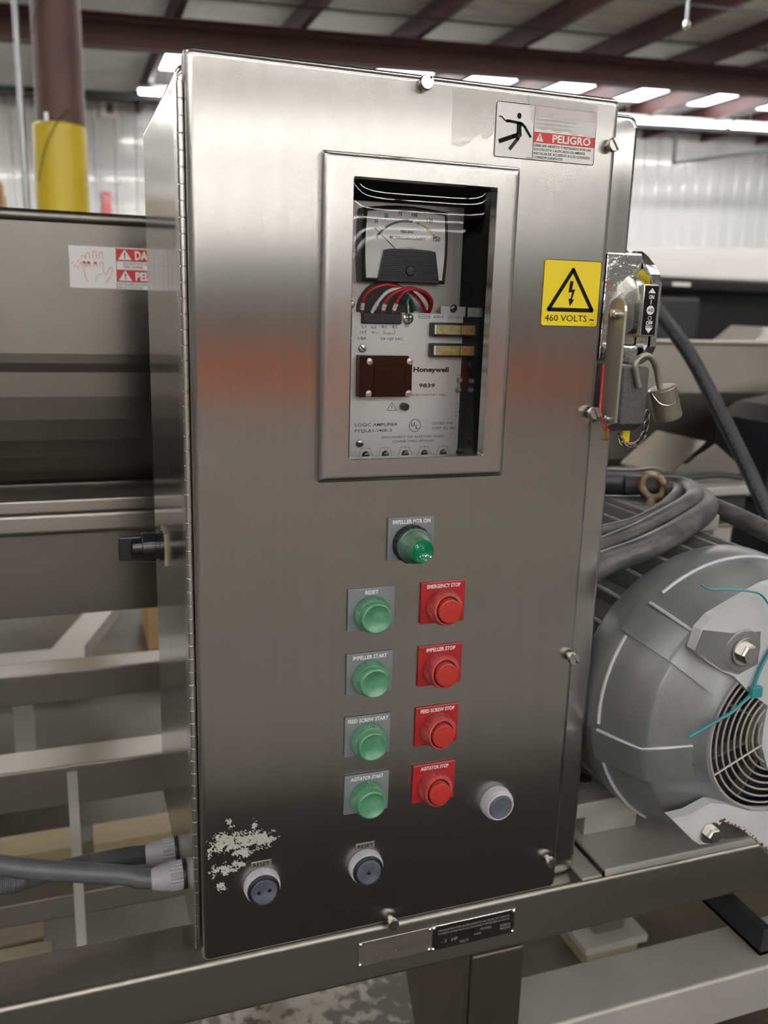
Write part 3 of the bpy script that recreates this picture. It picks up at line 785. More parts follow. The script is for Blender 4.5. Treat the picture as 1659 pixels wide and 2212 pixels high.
# shocked figure
fg = MB()
fg.add([(.3312 + .0024 * math.cos(a), yy, 1.6937 + .0029 * math.sin(a)) for a in [2 * PI * k / 14 for k in range(14)]], [tuple(range(14))])
line(fg, [(.3090, 1.6915), (.3118, 1.6913), (.3140, 1.6892), (.3165, 1.6878), (.3190, 1.6878)], .0011, yy)
line(fg, [(.3175, 1.6878), (.3205, 1.6880), (.3330, 1.6870), (.3352, 1.6862)], .0026, yy)
line(fg, [(.3350, 1.6862), (.3380, 1.6840), (.3452, 1.6752)], .0026, yy)
poly(fg, [(.3288, 1.6875), (.3350, 1.6870), (.3342, 1.6830), (.3352, 1.6745), (.3290, 1.6745), (.3292, 1.6800)], yy)
line(fg, [(.3305, 1.6755), (.3262, 1.6742), (.3110, 1.6685)], .0042, yy)
obj('figure', fg, M['black'], ds)
lg = MB(); line(lg, [(.3325, 1.6755), (.3308, 1.6722), (.3228, 1.6622)], .0036, yy - .0001); obj('figure_leg', lg, M['greyprint'], ds)
for k, s_ in enumerate(('DEBE SER ABIERTO Y REPARADO POR UN', 'ELECTRICISTA CALIFICADO SOLAMENTE', 'INSTALAR DE ACUERDO A LOS CODIGOS', 'CORRESPONDIENTES.')):
    text(mb, s_, .3500, 1.6679 - k * .0038, .0024, yy, (.0665, .0600, .0660, .0345)[k], 'L', .012)
for k, s_ in enumerate(('MUST BE OPENED AND SERVICED', 'QUALIFIED ELECTRICIAN ONLY', 'TO BE INSTALLED PER CODE')):
    text(mb, s_, .3510, 1.6925 - k * .0038, .0022, yy, (.048, .046, .042)[k], 'L')
text(mb, '12567', .3445, 1.6552, .0015, yy, .006)
obj('print', mb, M['black'], ds)
rb = MB().add([(p[0], yy, p[1]) for p in [(.3490, 1.6705), (.4206, 1.6705), (.4206, 1.6806), (.3490, 1.6806)]], [(0, 1, 2, 3)])
obj('red_band', rb, M['red'], ds)
rb = MB().add([(p[0], yy, p[1]) for p in [(.3490, 1.6950), (.4206, 1.6950), (.4206, 1.7048), (.3490, 1.7048)]], [(0, 1, 2, 3)])
lab(obj('red_band', rb, M['redwash'], ds), 'faded red band')
mb = MB(); text(mb, 'PELIGRO', .3930, 1.6757, .0072, yy - .0003, .0450, bold=.04); text(mb, 'DANGER', .3930, 1.7000, .0070, yy - .0003, .0450, bold=.04)
for z in (1.6757, 1.7000): mb.add([(p[0], yy - .0003, p[1]) for p in [(.3515, z - .004), (.3600, z - .004), (.3558, z + .0042)]], [(0, 1, 2)])
obj('lettering', mb, M['white'], ds)
mb = MB()
for z in (1.6757, 1.7000): text(mb, '!', .3558, z - .0008, .0042, yy - .0005, bold=.05)
obj('exclamation_mark', mb, M['red'], ds)
# clear film with torn edge over the sticker, and old tape to its left
obj('torn_film', MB().add([(p[0], yy - .0007, p[1]) for p in [(.3400, 1.7150), (.4216, 1.7120), (.4212, 1.6840), (.4170, 1.6815), (.4125, 1.6770), (.4100, 1.6800), (.4040, 1.6830), (.3950, 1.6808), (.3860, 1.6832), (.3760, 1.6822), (.3660, 1.6838), (.3570, 1.6830), (.3485, 1.6850), (.3440, 1.6920)]], [tuple(range(14))]), M['whitefilm'], ds)
lab(obj('old_tape', MB().add([(p[0], -.00035, p[1]) for p in [(.2575, 1.7135), (.4215, 1.7130), (.4215, 1.7060), (.3050, 1.7062), (.3050, 1.6760), (.2990, 1.6700), (.2975, 1.6650), (.2950, 1.6690), (.2900, 1.6680), (.2905, 1.6735), (.2850, 1.6705), (.2800, 1.6655), (.2745, 1.6612), (.2690, 1.6602), (.2655, 1.6588), (.2620, 1.6602), (.2585, 1.6600)]], [tuple(range(17))]), M['film'], cab), 'old clear tape left of the torn sticker')
# grey adhesive residue at the lower left of the door
mb = MB(); st_ = .0007
def blob(x, z):
    b_ = 0
    for (cx_, cz_, rx, rz, wt) in ((.026, .9290, .017, .014, 1), (.052, .9300, .030, .0090, .95), (.070, .9240, .013, .010, 1), (.042, .9220, .032, .0035, 1.05), (.046, .9130, .014, .0090, .85), (.026, .8960, .017, .0075, .9), (.040, .8995, .012, .006, .85), (.009, .9210, .004, .010, .75), (.014, .8955, .004, .008, .75), (.021, .8760, .006, .007, .85), (.031, .9510, .005, .008, .75), (.058, .9440, .004, .008, .75), (.078, .9215, .003, .006, .7)):
        d = ((x - cx_) / rx) ** 2 + ((z - cz_) / rz) ** 2
        b_ = max(b_, wt * (1 - d * .55))
    return b_
for i in range(128):
    for j in range(142):
        x = .002 + i * st_; z = .866 + j * st_
        e = blob(x, z)
        if e > 0:
            n_ = noise.noise(Vector((x * 150 - z * 60, z * 190, 0))) * .55 + noise.noise(Vector((x * 420 + 9, z * 460 + x * 200, 3))) * .55 + noise.noise(Vector((x * 900, z * 900, 7))) * .3
            if e + n_ > .66 and x > .0025:
                mb.add([(x, -.0004, z), (x + st_, -.0004, z), (x + st_, -.0004, z + st_), (x, -.0004, z + st_)], [(0, 1, 2, 3)])
rs = lab(obj('adhesive_residue', mb, M['residue'], cab), 'grey flaky residue at the lower left'); rs['kind'] = 'stuff'

# ---------------------------------------------------------------- selector switch on the left side
sw = lab(obj('selector_switch', MB().prism([(.200, 1.187), (.244, 1.187), (.244, 1.2275), (.200, 1.2275)], 'x', -.0095, -.0062), M['gold'], cab), 'black selector switch with a brass edged plate on the left side')
obj('bushing', MB().lathe([(.0185, -.0095), (.0185, -.0140), (.0165, -.0145), (.0165, -.0185), (.0190, -.0190), (.0190, -.0330), (.0180, -.0345), (.0120, -.0350)], (0, .222, 1.207), 'x', 28, cap1=True), M['knob'], sw)
obj('knob', MB().box(-.062, -.034, .2155, .2285, 1.192, 1.222, .002, 2).lathe([(.0150, -.034), (.0140, -.046), (.010, -.048)], (0, .222, 1.207), 'x', 24), M['knob'], sw)

# ---------------------------------------------------------------- disconnect switch on the right flange
dx = .4985
dsw = lab(obj('disconnect_switch', MB().prism([(.022, 1.572), (.030, 1.570), (-.002, 1.555), (-.012, 1.545), (-.017, 1.535), (-.017, 1.468), (-.010, 1.455), (.010, 1.446), (.022, 1.446)], 'x', dx, dx + .003), M['chrome'], cab), 'chromed disconnect switch bracket with an operating handle on the right flange')
edge = [(.024, 1.572), (.012, 1.566), (-.002, 1.556), (-.012, 1.546), (-.017, 1.536), (-.017, 1.468), (-.010, 1.456), (.004, 1.448)]
mb = MB()
for a, b_ in zip(edge[:-1], edge[1:]):
    mb.add([(dx - .001, a[0], a[1]), (dx + .011, a[0], a[1]), (dx + .011, b_[0], b_[1]), (dx - .001, b_[0], b_[1]), (dx - .001, a[0] + .003, a[1] - .001), (dx + .011, a[0] + .003, a[1] - .001), (dx + .011, b_[0] + .003, b_[1] - .001), (dx - .001, b_[0] + .003, b_[1] - .001)],
           [(0, 1, 2, 3), (7, 6, 5, 4), (0, 3, 7, 4), (1, 5, 6, 2)])
obj('bracket_rim', mb, M['chrome'], dsw)
obj('mounting_foot', MB().box(.452, .498, .006, .0218, 1.452, 1.568, .002), M['chrome'], dsw)
obj('yellow_zone', MB().prism([(.006, 1.552), (-.010, 1.543), (-.014, 1.532), (-.014, 1.516), (.012, 1.516), (.012, 1.535)], 'x', dx - .0008, dx - .0002).prism([(-.014, 1.510), (-.014, 1.478), (.010, 1.478), (.010, 1.510)], 'x', dx - .0008, dx - .0002), M['yellow'], dsw)
obj('disc', MB().lathe([(.0335, .010), (.0335, .0), (.032, -.0015), (.020, -.003), (.0005, -.0035)], (dx - .016, .014, 1.512), 'x', 36), M['bright'], dsw)
obj('position_plate', MB().box(.4815, .5015, -.0250, -.0185, 1.4795, 1.5345, .0008, 1), M['bright'], dsw)
obj('plate_face', MB().box(.4830, .5000, -.0254, -.0248, 1.4810, 1.5330), M['black'], dsw)
mb = MB(); yy = -.0257; px_ = .4915
mb.add([(px_ - .0048, yy, 1.5255), (px_ + .0048, yy, 1.5255), (px_, yy, 1.5310)], [(0, 1, 2)])
mb.add([(px_ - .0048, yy, 1.4885), (px_ + .0048, yy, 1.4885), (px_, yy, 1.4830)], [(0, 1, 2)])
text(mb, 'ON', px_, 1.5215, .0042, yy, .0066, bold=.05); line(mb, [(px_, 1.5180), (px_, 1.5140)], .0011, yy)
mb.add([(px_ + .0049 * math.cos(2 * PI * k / 20), yy, 1.5075 + .0049 * math.sin(2 * PI * k / 20)) for k in range(20)], [tuple(range(20))])
line(mb, [(px_ + .0021 * math.cos(2 * PI * k / 14), 1.4988 + .0021 * math.sin(2 * PI * k / 14)) for k in range(14)], .0011, yy, True)
text(mb, 'OFF', px_, 1.4938, .0040, yy, .0085, bold=.05); text(mb, '(RESET)', px_, 1.4900, .0020, yy, .0088, bold=.03)
obj('lettering', mb, M['white'], dsw)
mb = MB(); text(mb, 'AB', px_, 1.5075, .0040, yy - .0003, .0075); obj('emblem_letters', mb, M['black'], dsw)
# handle: flat steel arm, black grip, red edge
ar = [(-.026, 1.395), (-.002, 1.395)]
poly_ = [(-.030, 1.385), (-.030, 1.500)] + [(-.015 + .015 * math.cos(a), 1.506 + .014 * math.sin(a)) for a in [PI - k * PI / 8 for k in range(9)]] + [(.0, 1.398), (-.012, 1.378)]
hd = lab(obj('operating_handle', MB().prism(poly_, 'x', .4560, .4590), M['arm'], cab), 'steel handle arm with a grey-black grip and a red edge')
obj('grip', MB().box(.4592, .4930, -.034, -.010, 1.383, 1.4465, .0035, 2).add([(.4592, -.030, 1.384), (.4930, -.030, 1.384), (.4930, -.014, 1.374), (.4592, -.014, 1.374), (.4592, -.012, 1.386), (.4930, -.012, 1.386)], [(0, 1, 2, 3), (3, 2, 5, 4), (0, 3, 4), (1, 5, 2)]), M['grip'], hd)
obj('red_edge', MB().tube([(.4555, .0005, 1.447), (.4555, .0005, 1.396), (.4555, -.012, 1.377), (.4555, -.020, 1.376)], .0016, 6), M['redpaint'], hd)
obj('pivot_pin', MB().lathe([(.006, 0), (.006, -.006), (.004, -.008), (.0005, -.0085)], (.456, -.016, 1.502), 'x', 14), M['bright'], hd)
obj('pivot_pin', MB().lathe([(.0045, 0), (.0042, -.003), (.0005, -.0045)], (.456, -.014, 1.388), 'x', 12), M['bright'], hd)
obj('spring_bracket', MB().box(.4595, .496, -.006, .004, 1.448, 1.470, .004), M['chrome'], hd)
lab(obj('red_tab', MB().box(.490, .512, .000, .006, 1.3545, 1.3575, .001), M['redpaint'], hd), 'red tab under the handle')
lab(obj('yellow_tab', MB().box(.490, .500, .002, .006, 1.3580, 1.372, .001), M['yellow'], hd), 'yellow tab under the handle')

# ---------------------------------------------------------------- padlock and chain
lk = thing('padlock', 'small dusty barrel padlock hanging from the disconnect handle', 'padlock', (.519, -.03, 1.40))
ax0, ax1 = Vector((.512, -.032, 1.4240)), Vector((.5245, -.032, 1.3900))
d_ = (ax1 - ax0).normalized()
obj('lock_body', MB().tube([ax0 - d_ * .001, ax0, ax0 + d_ * .001, ax1 - d_ * .002, ax1, ax1 + d_ * .0008], [.0125, .0150, .0156, .0156, .0150, .0120], 24), M['lockbody'], lk)
obj('shackle', MB().tube(spline([(.4775, -.038, 1.4255), (.4725, -.038, 1.440), (.4700, -.038, 1.4500), (.4760, -.0375, 1.4575), (.4860, -.036, 1.4590), (.4960, -.034, 1.4530), (.5025, -.033, 1.4420), (.5070, -.032, 1.4300), (.5100, -.032, 1.4230)], 5), .0035, 10), M['shackle'], lk)
obj('lock_wire', MB().tube(spline([ax0 + Vector(p) for p in ((-.0155, -.004, -.006), (-.010, -.013, -.016), (.002, -.0165, -.017), (.013, -.0125, -.008), (.017, -.004, .0))], 5), .0009, 6), M['bright'], lk)
ch = thing('chain', 'short dark chain drooping under the padlock', 'chain', (.49, -.03, 1.37))
cp = spline([(.4955, -.032, 1.3985), (.4960, -.032, 1.3860), (.4945, -.032, 1.3740), (.4880, -.032, 1.3630), (.4780, -.032, 1.3580), (.4690, -.030, 1.3615), (.4655, -.026, 1.3720)], 2)
for k in range(len(cp) - 1):
    a, b_ = cp[k], cp[k + 1]; dd = (b_ - a); c_ = (a + b_) / 2
    mb = MB()
    side = Vector((0, 1, 0)) if k % 2 else dd.cross(Vector((0, 1, 0))).normalized()
    u_ = dd.normalized()
    L_ = dd.length * .72; pts = [c_ + u_ * (L_ * math.cos(t_)) + side * (.0032 * math.sin(t_)) for t_ in [2 * PI * q / 14 for q in range(15)]]
    obj('link', mb.tube(pts, .0011, 6, caps=False), M['link'], ch)

# ================================================================== INSIDE THE WINDOW
lab(obj('mounting_panel', MB().box(.145, .3135, .0830, .0850, 1.335, 1.612, .0005, 1), M['subpanel'], cab), 'bare steel mounting panel behind the meter')
# ---- panel meter
Ym = .0600
am = thing('panel_meter', 'white faced panel meter behind the window reading percent motor load current', 'meter', (.237, .07, 1.566))
def mshape(e, bow):
    """meter outline: bowed top, sides slightly bowed, round corners"""
    pts = []
    x0, x1, z0, z1 = .1895 + e, .2850 - e, 1.5285 + e, 1.6035 - e
    for k in range(9): t = k / 8; pts.append((x0 + (x1 - x0) * t, z1 + bow * math.sin(PI * t)))
    for k in range(1, 8): t = k / 8; pts.append((x1 + .0018 * math.sin(PI * t), z1 + (z0 - z1) * t))
    for k in range(9): t = k / 8; pts.append((x1 + (x0 - x1) * t, z0))
    for k in range(1, 8): t = k / 8; pts.append((x0 - .0018 * math.sin(PI * t), z0 + (z1 - z0) * t))
    return pts
def L3(e, bow, y): return [(p[0], y, p[1]) for p in mshape(e, bow)]
obj('meter_case', MB().loft([L3(0, .004, Ym + .023), L3(0, .004, Ym + .004), L3(.001, .004, Ym + .001), L3(.0022, .004, Ym - .001), L3(.0034, .0038, Ym - .001), L3(.0042, .0036, Ym + .002)], True, True, False), M['blackplastic'], am)
dl = obj('dial', MB().add(L3(.004, .0036, Ym + .0015), [tuple(range(32))]), M['dial'], am)
dc = Vector((.2385, 1.5515)); R0 = .0445
def arcpt(a, r): return (dc.x + r * math.cos(math.radians(a)), dc.y + r * math.sin(math.radians(a)) * .97)
def arcband(a0, a1, r0, r1, n=10):
    mb = MB()
    for k in range(n):
        q0, q1 = a0 + (a1 - a0) * k / n, a0 + (a1 - a0) * (k + 1) / n
        mb.add([(p[0], Ym + .0011, p[1]) for p in (arcpt(q0, r0), arcpt(q1, r0), arcpt(q1, r1), arcpt(q0, r1))], [(0, 1, 2, 3)])
    return mb
obj('green_band', arcband(142, 82, .0405, .0430), M['wire_green'], dl)
obj('amber_band', arcband(78, 58, .0408, .0428), M['amber'], dl)
obj('red_band', arcband(58, 39, .0405, .0430), M['orange'], dl)
mb = MB(); yt = Ym + .0010
for s_, x, z, c_ in (('0', .2045, 1.5765, .0042), ('25', .2030, 1.5922, .0036), ('50', .2142, 1.5982, .0040), ('75', .2295, 1.6012, .0040), ('100', .2462, 1.6010, .0040), ('125', .2640, 1.5962, .0040), ('150', .2725, 1.5775, .0046)):
    text(mb, s_, x, z - .0022, c_, yt, len(s_) * c_ * .56, bold=.02)
text(mb, 'PERCENT', .2385, 1.5812, .0030, yt, .0150, bold=.02); text(mb, 'MOTOR LOAD CURRENT', .2390, 1.5748, .0030, yt, .0410, bold=.02)
text(mb, 'A.C. AMPERES', .2385, 1.5648, .0009, yt, .019)
for k in range(7):
    a = 142 - k * 17.2; line(mb, [arcpt(a, .0398), arcpt(a, .0440)], .0005, yt)
obj('lettering', mb, M['black'], dl)
nd = MB(); line(nd, [(.2012, 1.5832), (.2250, 1.5635)], .0006, Ym + .0004); obj('needle', nd, M['black'], am)
mk = obj('lower_mask', MB().prism([(.2055, 1.5295), (.2757, 1.5295), (.2700, 1.5615), (.2640, 1.5628), (.2410, 1.5635), (.2180, 1.5628), (.2118, 1.5615)], 'y', Ym - .0035, Ym + .001), M['blackplastic'], am)
rb_ = MB()
for k in range(15):
    z = 1.5320 + k * .0020; h_ = .0352 - (z - 1.5295) * .175
    rb_.box(.2406 - h_ + .0015, .2406 + h_ - .0015, Ym - .0046, Ym - .0034, z, z + .0009)
obj('mask_ribs', rb_, M['darkplastic'], mk)
obj('zero_screw', MB().lathe([(.0052, .0), (.0052, -.0018), (.0044, -.0026), (.0005, -.0028)], (.2410, Ym - .0035, 1.5409), 'y', 18), M['blackplastic'], mk)
mb = MB().loft([L3(.0022, .0042, Ym - .0012), L3(.0034, .004, Ym - .0042), L3(.0048, .0038, Ym - .0050)], True, False, True)
obj('clear_cover', mb, M['cover'], am)

# ---- logic amplifier module
Ya = .0600
la = thing('logic_amplifier', 'silver printed logic amplifier module below the meter behind the window', 'circuit module', (.244, .07, 1.345))
zt = 1.4970
plp = [(.1783, 1.322), (.1783, 1.4680), (.1772, 1.4693), (.1783, 1.4708), (.1783, 1.4965), (.1885, 1.4965), (.1885, 1.4846), (.2338, 1.4846), (.2338, zt), (.3078, zt), (.3090, 1.322)]
obj('front_plate', MB().prism(plp, 'y', Ya, Ya + .0012), M['alu'], la)
obj('black_housing', MB().box(.180, .334, Ya + .0014, Ya + .022, 1.322, 1.4945, .001).box(.3082, .334, Ya - .001, Ya + .003, 1.322, 1.4650, .0008), M['blackplastic'], la)
tbk = obj('terminal_block', MB().box(.1890, .2333, Ya - .005, Ya + .008, 1.4852, 1.4965, .0006, 1), M['blackplastic'], la)
for k in range(4):
    obj('terminal_screw', MB().lathe([(.0018, 0), (.0016, -.0006), (.0003, -.0007)], (.1925 + k * .0117, Ya - .005, 1.4905), 'y', 10), M['darksteel'], tbk)
mb = MB(); yt = Ya - .0003
for s_, x, z, c_, w_ in (('L1', .1918, 1.4814, .0030, .0046), ('L2', .2034, 1.4813, .0030, .0050), ('R1', .2148, 1.4815, .0030, .0050), ('R2', .2270, 1.4816, .0030, .0054), ('117', .1912, 1.4755, .0030, .0070), ('V~', .2042, 1.4755, .0030, .0074), ('1/8A', .1902, 1.4690, .0030, .0092), ('5A 120 VAC', .2242, 1.4690, .0030, .0260), ('630 A', .2785, 1.4937, .0029, .0118), ('250 VAC', .2980, 1.4936, .0029, .0170),
                         ('MICRO SWITCH - USA', .2690, 1.4080, .0022, .0425), ('LISTED IND', .2890, 1.3760, .0027, .0262), ('CONT. EQ. 586F', .2905, 1.3704, .0027, .0300), ('DISCONNECT 22K RESISTORS WHEN', .2535, 1.3613, .0026, .0755), ('CONNECTING SENSORS', .2535, 1.3564, .0026, .0500), ('COND', .3062, 1.4300, .0016, .0075)):
    text(mb, s_, x, z, c_, yt, w_)
for s_, x, z, c_, w_ in (('LOGIC AMPLIFIER', .1842, 1.3755, .0034, .0500), ('FYQLA1-140R-3', .1842, 1.3690, .0034, .0430)):
    text(mb, s_, x, z, c_, yt, w_, 'L', .01)
text(mb, 'Honeywell', .2718, 1.4362, .0050, yt, .0425, bold=.06)
text(mb, '9839', .2675, 1.4186, .0040, yt, .0195, bold=.05)
for k, ch_ in enumerate('CLOSED'): text(mb, ch_, .3047, 1.4078 - k * .0048, .0020, yt)
line(mb, [(.2148, 1.4785), (.2148, 1.4745), (.2195, 1.4745)], .0004, yt); line(mb, [(.2218, 1.4745), (.2270, 1.4745), (.2270, 1.4785)], .0004, yt)
line(mb, [(.2197, 1.4757), (.2197, 1.4733)], .0005, yt); line(mb, [(.2214, 1.4757), (.2214, 1.4733)], .0005, yt)
line(mb, [(.2546, 1.4918), (.2546, 1.4955), (.2672, 1.4955), (.2672, 1.4918)], .0004, yt, True); line(mb, [(.2540, 1.4937), (.2678, 1.4937)], .0004, yt)
cir = lambda x, z, r, n=24: [(x + r * math.cos(2 * PI * k / n), z + r * math.sin(2 * PI * k / n)) for k in range(n)]
line(mb, cir(.2548, 1.3738, .0069), .0006, yt, True); text(mb, 'U', .2524, 1.3752, .0044, yt, bold=.03); text(mb, 'L', .2572, 1.3722, .0044, yt, bold=.03)
line(mb, cir(.2408, 1.4846, .0026, 16), .0004, yt, True); line(mb, cir(.2408, 1.4846, .0013, 12), .0004, yt, True)
line(mb, [(.2208, 1.3910), (.2322, 1.3910), (.2264, 1.4000)], .0005, yt, True); text(mb, '!', .2265, 1.3942, .0050, yt)
for k, x in enumerate((.1972, .2203, .2440, .2674, .2906)):
    line(mb, [(x - .0098, 1.3362), (x - .0050, 1.3494), (x - .0015, 1.3494)], .0004, yt); line(mb, [(x + .0015, 1.3494), (x + .0050, 1.3494), (x + .0098, 1.3362)], .0004, yt)
    text(mb, str(k + 1), x, 1.3497, .0026, yt)
obj('lettering', mb, M['greyprint'], la)
# pan head screws
def screw_mesh(r, slot=True):
    s = MB().lathe([(r, .0005), (r, -.0006), (r * .85, -.0014), (r * .5, -.0017), (.0003, -.0018)], (0, 0, 0), 'y', 16)
    return s
sm = screw_mesh(.0043); s1 = None
for (x, z, rot) in ((.1904, 1.4585, 40), (.1898, 1.3552, 20), (.3203, 1.4423, 60), (.3202, 1.3549, 30)):
    L = (x, Ya - .0012, z)
    if s1 is None:
        s1 = obj('plate_screw', sm, M['screw'], la, L); s1.rotation_euler = (0, math.radians(rot), 0)
        sl_ = MB().box(-.0042, .0042, -.0019, -.0015, -.0005, .0005); o = obj('slot', sl_, M['black'], s1, L); o.rotation_euler = (0, 0, 0)
        sl0 = o
    else:
        c2 = copy(s1, la, L, (0, math.radians(rot), 0)); c3 = sl0.copy(); c3.parent = c2; scn.collection.objects.link(c3); c3.location = (0, 0, 0); _wl[c3.name] = Vector(L)
gs = obj('ground_screw', screw_mesh(.0062), M['screw'], la, (.2418, Ya - .001, 1.4912))
obj('cross_slot', MB().box(.2380, .2456, Ya - .0032, Ya - .0027, 1.4906, 1.4918).box(.2412, .2424, Ya - .0032, Ya - .0027, 1.4874, 1.4950), M['darksteel'], gs)
for (x, z) in ((.1975, 1.3420), (.2206, 1.3420), (.2443, 1.3420), (.2678, 1.3418), (.2908, 1.3418), (.3110, 1.3425)):
    o = obj('sensor_terminal', MB().lathe([(.0045, .001), (.0045, -.0008), (.0036, -.0018), (.0026, -.0028), (.0003, -.0030)], (x, Ya, z), 'y', 14), M['screw'], la)
    obj('slot', MB().box(x - .0035, x + .0035, Ya - .0034, Ya - .0029, z - .0005, z + .0005), M['black'], o)
# plug-in relays
for (z, lb) in ((1.4802, 'upper amber relay'), (1.4578, 'lower amber relay')):
    r_ = lab(obj('plug_relay', MB().box(0.2675, 0.3255, Ya - .010, Ya + .004, z - .0074, z + .0074, .0012, 2), M['blackplastic'], la), lb)
    obj('coil_window', MB().box(0.2725, 0.3010, Ya - .0106, Ya - .0098, z - .0052, z + .0050, .0004, 1), M['amber'], r_)
    obj('contact_window', MB().box(0.3015, 0.3185, Ya - .0106, Ya - .0098, z - .0052, z + .0050, .0004, 1), M['orange'], r_)
    obj('pale_strip', MB().box(0.2698, 0.2723, Ya - .0105, Ya - .0098, z - .0050, z + .0050), M['dial'], r_)
# smoked cover with four screws
cv = lab(obj('smoked_cover', MB().prism([(0.1840, 1.4073), (0.2392, 1.4073), (0.2392, 1.4098), (0.2447, 1.4098), (0.2442, 1.4461), (0.2403, 1.4461), (0.2403, 1.4514), (0.1840, 1.4514)], 'y', Ya - .012, Ya), M['darkred'], la), 'smoked dark red cover')
obj('cover_step', MB().box(0.2005, 0.2355, Ya - .0136, Ya - .0118, 1.4085, 1.4390, .001).box(0.1855, 0.1868, Ya - .0128, Ya - .0118, 1.413, 1.437), M['darkred'], cv)
for (x, z) in ((0.1943, 1.4452), (0.2401, 1.4456), (0.1941, 1.4113), (0.2399, 1.4113)):
    o = obj('cover_screw', MB().lathe([(.0042, .0), (.0042, -.0022), (.0034, -.0034), (.0003, -.0037)], (x, Ya - .012, z), 'y', 16), M['screw'], cv)
obj('status_post', MB().lathe([(.0042, .001), (.0042, -.009), (.0036, -.0100), (.0003, -.0102)], (0.2398, Ya, 1.3957), 'y', 16), M['blackplastic'], la)
for (x, z) in ((.3058, 1.4248), (.3208, 1.4238), (.3048, 1.4140), (.3202, 1.4136)):
    obj('indicator_lamp', MB().lathe([(.0030, .0), (.0030, -.003), (.0022, -.005), (.0003, -.0058)], (x, Ya - .001, z), 'y', 12), M['connector'], la)
br_ = obj('bracket', MB().box(.2850, .3150, Ya + .010, Ya + .0115, 1.490, 1.5052, .0004, 1).box(.3152, .3330, Ya + .004, Ya + .0055, 1.4935, 1.5045, .0004, 1).box(.170, .186, Ya + .010, Ya + .0115, 1.49, 1.512, .0004, 1), M['alu'], la)
for (x, z) in ((.2998, 1.5030), (.1795, 1.5040)):
    obj('bracket_screw', MB().lathe([(.0046, .0), (.0046, -.0010), (.0036, -.0022), (.0003, -.0026)], (x, Ya + .010, z), 'y', 14), M['screw'], br_)
obj('cable_hole', MB().lathe([(.034, 0), (.0005, -.0001)], (.2235, .0828, 1.497), 'y', 30), M['blackplastic'], la)
# wires arching out of the terminal block
def wire(pts, m, lab_, sleeve=True, n=None):
    P = spline(pts, 6)
    o = lab(obj('wire', MB().tube(P, .0019, 8), m, la), lab_)
    if sleeve:
        a, b_ = Vector(pts[0]), Vector(pts[1]); d = (b_ - a)
        obj('wire_marker', MB().tube([a + d * .28, a + d * .85], .0024, 10), M['wire_white'], o)
        c_ = a + d * .56
        mb = MB(); text(mb, n, c_.x, c_.z, .0022, c_.y - .0026); obj('marker_number', mb, M['black'], o)
wire([(.1860, .052, 1.4958), (.1863, .048, 1.5080), (.1925, .044, 1.5190), (.2072, .042, 1.5249), (.2210, .044, 1.5240), (.2400, .050, 1.5190), (.2560, .062, 1.5100), (.2690, .074, 1.4980)], M['wire_red'], 'leftmost red wire', True, '1')
wire([(.1975, .052, 1.4960), (.2035, .048, 1.5082), (.2128, .045, 1.5184), (.2262, .045, 1.5222), (.2400, .052, 1.5180), (.2520, .060, 1.5120), (.2620, .068, 1.5050), (.2680, .075, 1.4985)], M['wire_white'], 'white wire', True, '2')
wire([(.2090, .051, 1.4962), (.2112, .047, 1.5074), (.2185, .044, 1.5165), (.2315, .043, 1.5220), (.2450, .047, 1.5222), (.2600, .056, 1.5150), (.2700, .066, 1.5060), (.2720, .075, 1.4980)], M['wire_red'], 'middle red wire', True, '3')
wire([(.2205, .050, 1.4965), (.2235, .046, 1.5078), (.2296, .043, 1.5179), (.2405, .042, 1.5218), (.2576, .048, 1.5180), (.2685, .058, 1.5091), (.2712, .070, 1.4985)], M['wire_red'], 'rightmost red wire', True, '4')
wire([(.2415, .052, 1.4940), (.2385, .052, 1.4990), (.2380, .052, 1.5085), (.2409, .056, 1.5124), (.2477, .068, 1.5105), (.2560, .075, 1.5000)], M['wire_green'], 'green wire', False)
obj('wire_ferrule', MB().tube([(.2383, .0505, 1.4960), (.2380, .0505, 1.5050)], .0026, 10), M['bright'], la)

# ================================================================== FEED HOPPER (left, behind the cabinet)
hp = thing('feed_hopper', 'long brushed steel feed hopper with a warning sticker, behind the cabinet at left', 'hopper', (-.5, .8, .96))
hx0, hx1 = -1.6, .40
def prof_sheet(prof, t, x0, x1):
    """sheet of thickness t with (y, z) profile extruded along x"""
    n = len(prof); off = []
    for i in range(n):
        a = Vector(prof[max(i - 1, 0)]); b_ = Vector(prof[min(i + 1, n - 1)]); d = (b_ - a).normalized()
        off.append((prof[i][0] - d.y * t, prof[i][1] + d.x * t))
    loop = list(prof) + off[::-1]
    return MB().prism(loop, 'x', x0, x1)
wallp = [(.650, 1.615), (.650, 1.415), (.652, 1.400), (.657, 1.385)] + [(.657 + .10 * (1 - math.cos(a)), 1.385 - .20 * math.sin(a)) for a in [k * PI / 2 / 8 for k in range(1, 9)]]
mb = prof_sheet(wallp, .003, hx0, hx1); obj('trough_wall', mb, M['hopper'], hp)
obj('rim', MB().tube([(hx0, .655, 1.622), (hx1, .655, 1.622)], .010, 14), M['hopper'], hp)
obj('back_wall', MB().box(hx0, hx1, 1.50, 1.503, 1.15, 1.62), M['hopper'], hp)
obj('end_wall', MB().box(hx0, hx0 + .003, .65, 1.50, 1.19, 1.62), M['hopper'], hp)
obj('end_wall', MB().box(hx1, hx1 + .003, .65, 1.50, 1.19, 1.62), M['hopper'], hp)
obj('trough_floor', MB().box(hx0, hx1, .75, 1.50, 1.183, 1.186), M['hopper'], hp)
obj('flange', MB().box(hx0, hx1, .632, .76, 1.160, 1.182, .004, 2), M['steel_x'], hp)
obj('flange_beam', MB().box(hx0, hx1, .640, .70, 1.120, 1.160, .010, 3), M['steel_x'], hp)
